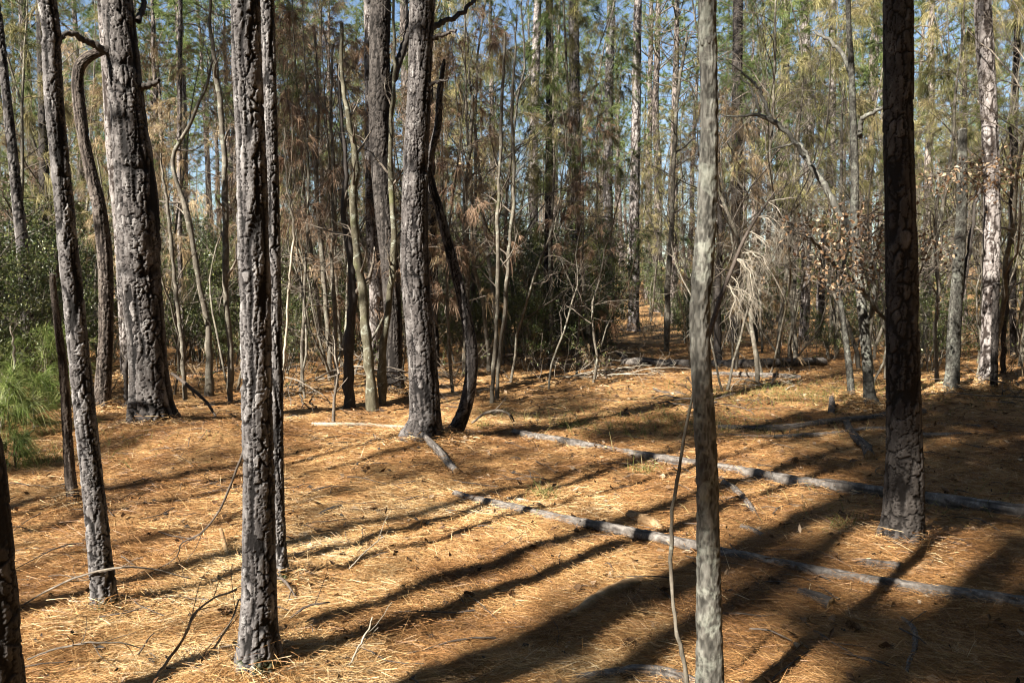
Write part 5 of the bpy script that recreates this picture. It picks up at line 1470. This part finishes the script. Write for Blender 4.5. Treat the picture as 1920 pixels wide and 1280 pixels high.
# ================================================================== unseen wood added round the camera to cast shade and cut sky light
def shade_wood():
    rng = np.random.default_rng(17)
    a = Acc()
    hs = SUN[:2] / np.linalg.norm(SUN[:2])
    # trunks: (ground point their shadow crosses, metres back towards the sun, radius)
    for (px, py, back, r) in [(980, 1155, 6.0, .085), (200, 962, 4.2, .05), (62, 957, 4.6, .045), (760, 985, 9.5, .06), (1090, 1130, 6.5, .09), (1400, 1120, 7.5, .10),
                              (900, 1060, 10.5, .05), (1500, 1010, 9.0, .11), (1790, 1160, 8.0, .13), (1300, 840, 14, .12), (1150, 760, 16, .11), (1750, 1180, 9, .14), (1000, 860, 13, .06)]:
        g = ground_at(px, py)[:2] + hs * back
        H = 20
        z = np.linspace(-0.3, H, 12)
        P = np.c_[np.full(12, g[0]) + np.cumsum(rng.normal(size=12) * 0.05), np.full(12, g[1]) + np.cumsum(rng.normal(size=12) * 0.05), z]
        P[:, 2] += float(height(*g))
        if any(h['seed'] in (12, 17, 24) and abs((h['base'][0] - P[6, 0]) * hs[1] - (h['base'][1] - P[6, 1]) * hs[0]) < r + 0.16 for h in HERO): continue
        V, Q = tubes(P[None], (r * np.linspace(1, 0.3, 12))[None], 10); a.add(V, Q, 0.5, 0)
    # boughs whose shade lies on the photographed ground
    keep_lit = []
    for h in HERO:
        q = h['base']
        if h['seed'] == 24: keep_lit += [(q, -.3, .8), (q, 1.15, 2.1)]
        elif h['seed'] == 11: keep_lit += [(q, -1, 1.6)]
        elif h['seed'] == 17: keep_lit += [(q, 0.5, 4.2)]
        elif h['seed'] == 25: keep_lit += [(q + np.array([-.12, 0, 0]), -.2, .3)]
        elif h['seed'] in (12, 18): keep_lit += [(q, -.2, 1.4), (q, 1.9, 4.5)]
        elif h['depth'] < 15: keep_lit += [(q, .4, 6)]
    polys = [(1380, 930, 1990, 1290, .7), (1500, 690, 1990, 800, .45), (1350, 800, 1990, 930, 1.0), (1650, 800, 2050, 1300, 1.0), (1380, 1060, 1700, 1290, .9), (1100, 1130, 1400, 1290, .55), (1120, 770, 1330, 830, .9), (870, 640, 1160, 690, .6),
             (860, 1180, 1130, 1290, .35), (440, 1190, 640, 1290, .35), (960, 860, 1400, 1120, .45), (560, 840, 960, 1120, .34), (1450, 930, 1660, 1060, .6), (880, 680, 1120, 780, .5), (540, 1080, 1100, 1290, .3), (0, 1230, 440, 1290, .2), (330, 700, 460, 790, .5), (1130, 640, 1560, 700, .35), (1700, 640, 1990, 800, .6), (1350, 690, 1700, 800, .3)]
    lit = [(1820, 1035, 95, 42), (1540, 985, 75, 22), (1440, 885, 50, 16), (1430, 750, 120, 40), (1540, 735, 60, 40), (1320, 1180, 30, 60), (1520, 1160, 60, 14)]
    C = []
    for (x0, y0, x1, y1, dens) in polys:
        a0, a1 = ground_at(x0, y1), ground_at(x1, y1); b0 = ground_at(x0, y0)
        area = abs(a1[0] - a0[0]) * abs(b0[1] - a0[1]) * 1.3
        n = int(min(2600, area * 95 * dens))
        for _ in range(n):
            px, py = rng.uniform(x0, x1), y0 + (y1 - y0) * rng.uniform() ** 1.0
            if any(((px - lx) / rx) ** 2 + ((py - ly) / ry) ** 2 < 1 for lx, ly, rx, ry in lit): continue
            D = EYE * F / (py - 540)
            g = np.array([(px - 960) / F * D, D, 0.0])
            if vnoise2(g[0] * 1.1 + 7, g[1] * 1.1, 44) + rng.normal() * 0.35 > 0.25 + 1.1 * dens: continue
            if any(abs((q[0] - g[0]) * hs[1] - (q[1] - g[1]) * hs[0]) < 0.45 and z0 < ((q[0] - g[0]) * hs[0] + (q[1] - g[1]) * hs[1]) * math.tan(ELEV) < z1 for q, z0, z1 in keep_lit): continue
            C.append(g + SUN * rng.uniform(15, 24))
    # boughs added to shade the standing parts of the dark near pine, the left corner trunk and the lower plated pine
    for (X, Y, z0, z1, n) in [(2.52, 5.1, 0.2, 5.5, 420), (-1.15, 3.4, 0.0, 0.8, 16)]:
        for _ in range(n):
            C.append(np.array([X + rng.normal() * 0.35, Y + rng.normal() * 0.3, rng.uniform(z0, z1)]) + SUN * rng.uniform(14, 22))
    C = np.array(C)
    C = C + rng.normal(size=C.shape) * 0.10
    needle_tufts(a, rng, C, rng.normal(size=C.shape) * 0.5 + np.array([0, 0, 0.3]), 26, 0.26, 0.010, 0.7, 0.2, 1)
    # limbs that carry them
    tw = [(grow(rng, c, rng.normal(size=3) * np.array([1, 1, .4]), 1.2, 6, 0.15), np.linspace(0.02, 0.006, 6)) for c in C[::9]]
    add_tubes(a, tw, 4, 0)
    # crowns added all round and overhead, where they take the sky's light but leave the sun its way in
    feet = []
    k = tries = 0
    while k < 760 and tries < 60000:
        tries += 1
        ang = rng.uniform(0, 6.283); rr = 42 * math.sqrt(rng.uniform(0, 1))
        c = np.array([3 + math.cos(ang) * rr, 6 + math.sin(ang) * rr, rng.uniform(10.5, 19)])
        sh = c[:2] - hs * c[2] / math.tan(ELEV)                    # where its shade falls
        inview = c[1] > -3 and abs(c[0]) < 0.72 * max(c[1], 0) + 4
        if inview and c[2] < EYE + 0.42 * c[1] + 2.5: continue
        lit_zone = any(-0.68 * p[1] - 3.5 < p[0] < 0.68 * p[1] + 8 and -1.0 < p[1] < 44 for p in (sh, sh - hs * 3, sh - hs * 6, sh + hs * 2))
        if lit_zone and rng.uniform() < 0.03: lit_zone = False
        if lit_zone: continue
        if inview and c[1] > 24: continue
        k += 1
        m = 125
        K = c + rng.normal(size=(m, 3)) * np.array([1.5, 1.5, 0.9])
        needle_tufts(a, rng, K, rng.normal(size=K.shape), 13, 0.5, 0.035, 0.6, 0.2, 1)
        if not inview and k % 3 == 0:
            P = np.c_[np.full(6, c[0]), np.full(6, c[1]), np.linspace(-0.5, c[2] + 1, 6)]
            P[:, 2] += float(height(c[0], c[1])) * np.linspace(1, 0, 6)
            V, Q = tubes(P[None], np.linspace(0.2, 0.06, 6)[None], 8); a.add(V, Q, 0.5, 0)
            feet.append(c)
        elif feet:
            f = min(feet, key=lambda t: np.linalg.norm(t - c))
            ln = np.linspace(0, 1, 6)[:, None]
            P = (f - np.array([0, 0, 1.0])) * (1 - ln) + c * ln
            V, Q = tubes(P[None], np.linspace(0.07, 0.02, 6)[None], 5); a.add(V, Q, 0.5, 0)
    # undergrowth added all round to cut sky light, lower than the sun's path
    for _ in range(520):
        ang = rng.uniform(0, 6.283); rr = rng.uniform(7, 34)
        c = np.array([math.cos(ang) * rr, 3 + math.sin(ang) * rr])
        if c[1] > -4 and abs(c[0]) < 0.75 * max(c[1], 0) + 6.0: continue
        top = 0.50 * (rr - 3) if c @ hs > 0 else rr * 0.9
        top = min(top, 13)
        if top < 1: continue
        m = int(40 + 16 * top)
        K = np.stack([c[0] + rng.normal(size=m) * 1.2, c[1] + rng.normal(size=m) * 1.2, rng.uniform(0.3, top, m)], -1)
        needle_tufts(a, rng, K, rng.normal(size=K.shape), 12, 0.5, 0.04, 0.6, 0.2, 1)
        P = np.c_[np.full(6, c[0]), np.full(6, c[1]), np.linspace(-0.5, top, 6)]
        V, Q = tubes(P[None], np.linspace(0.08, 0.03, 6)[None], 6); a.add(V, Q, 0.5, 0)
    tag(a.build("woods", [FAR_BARK, GREEN_NEEDLE]), kind="stuff")  # out-of-view trees and boughs, added and shaped for their shade
shade_wood()

finish_labels()
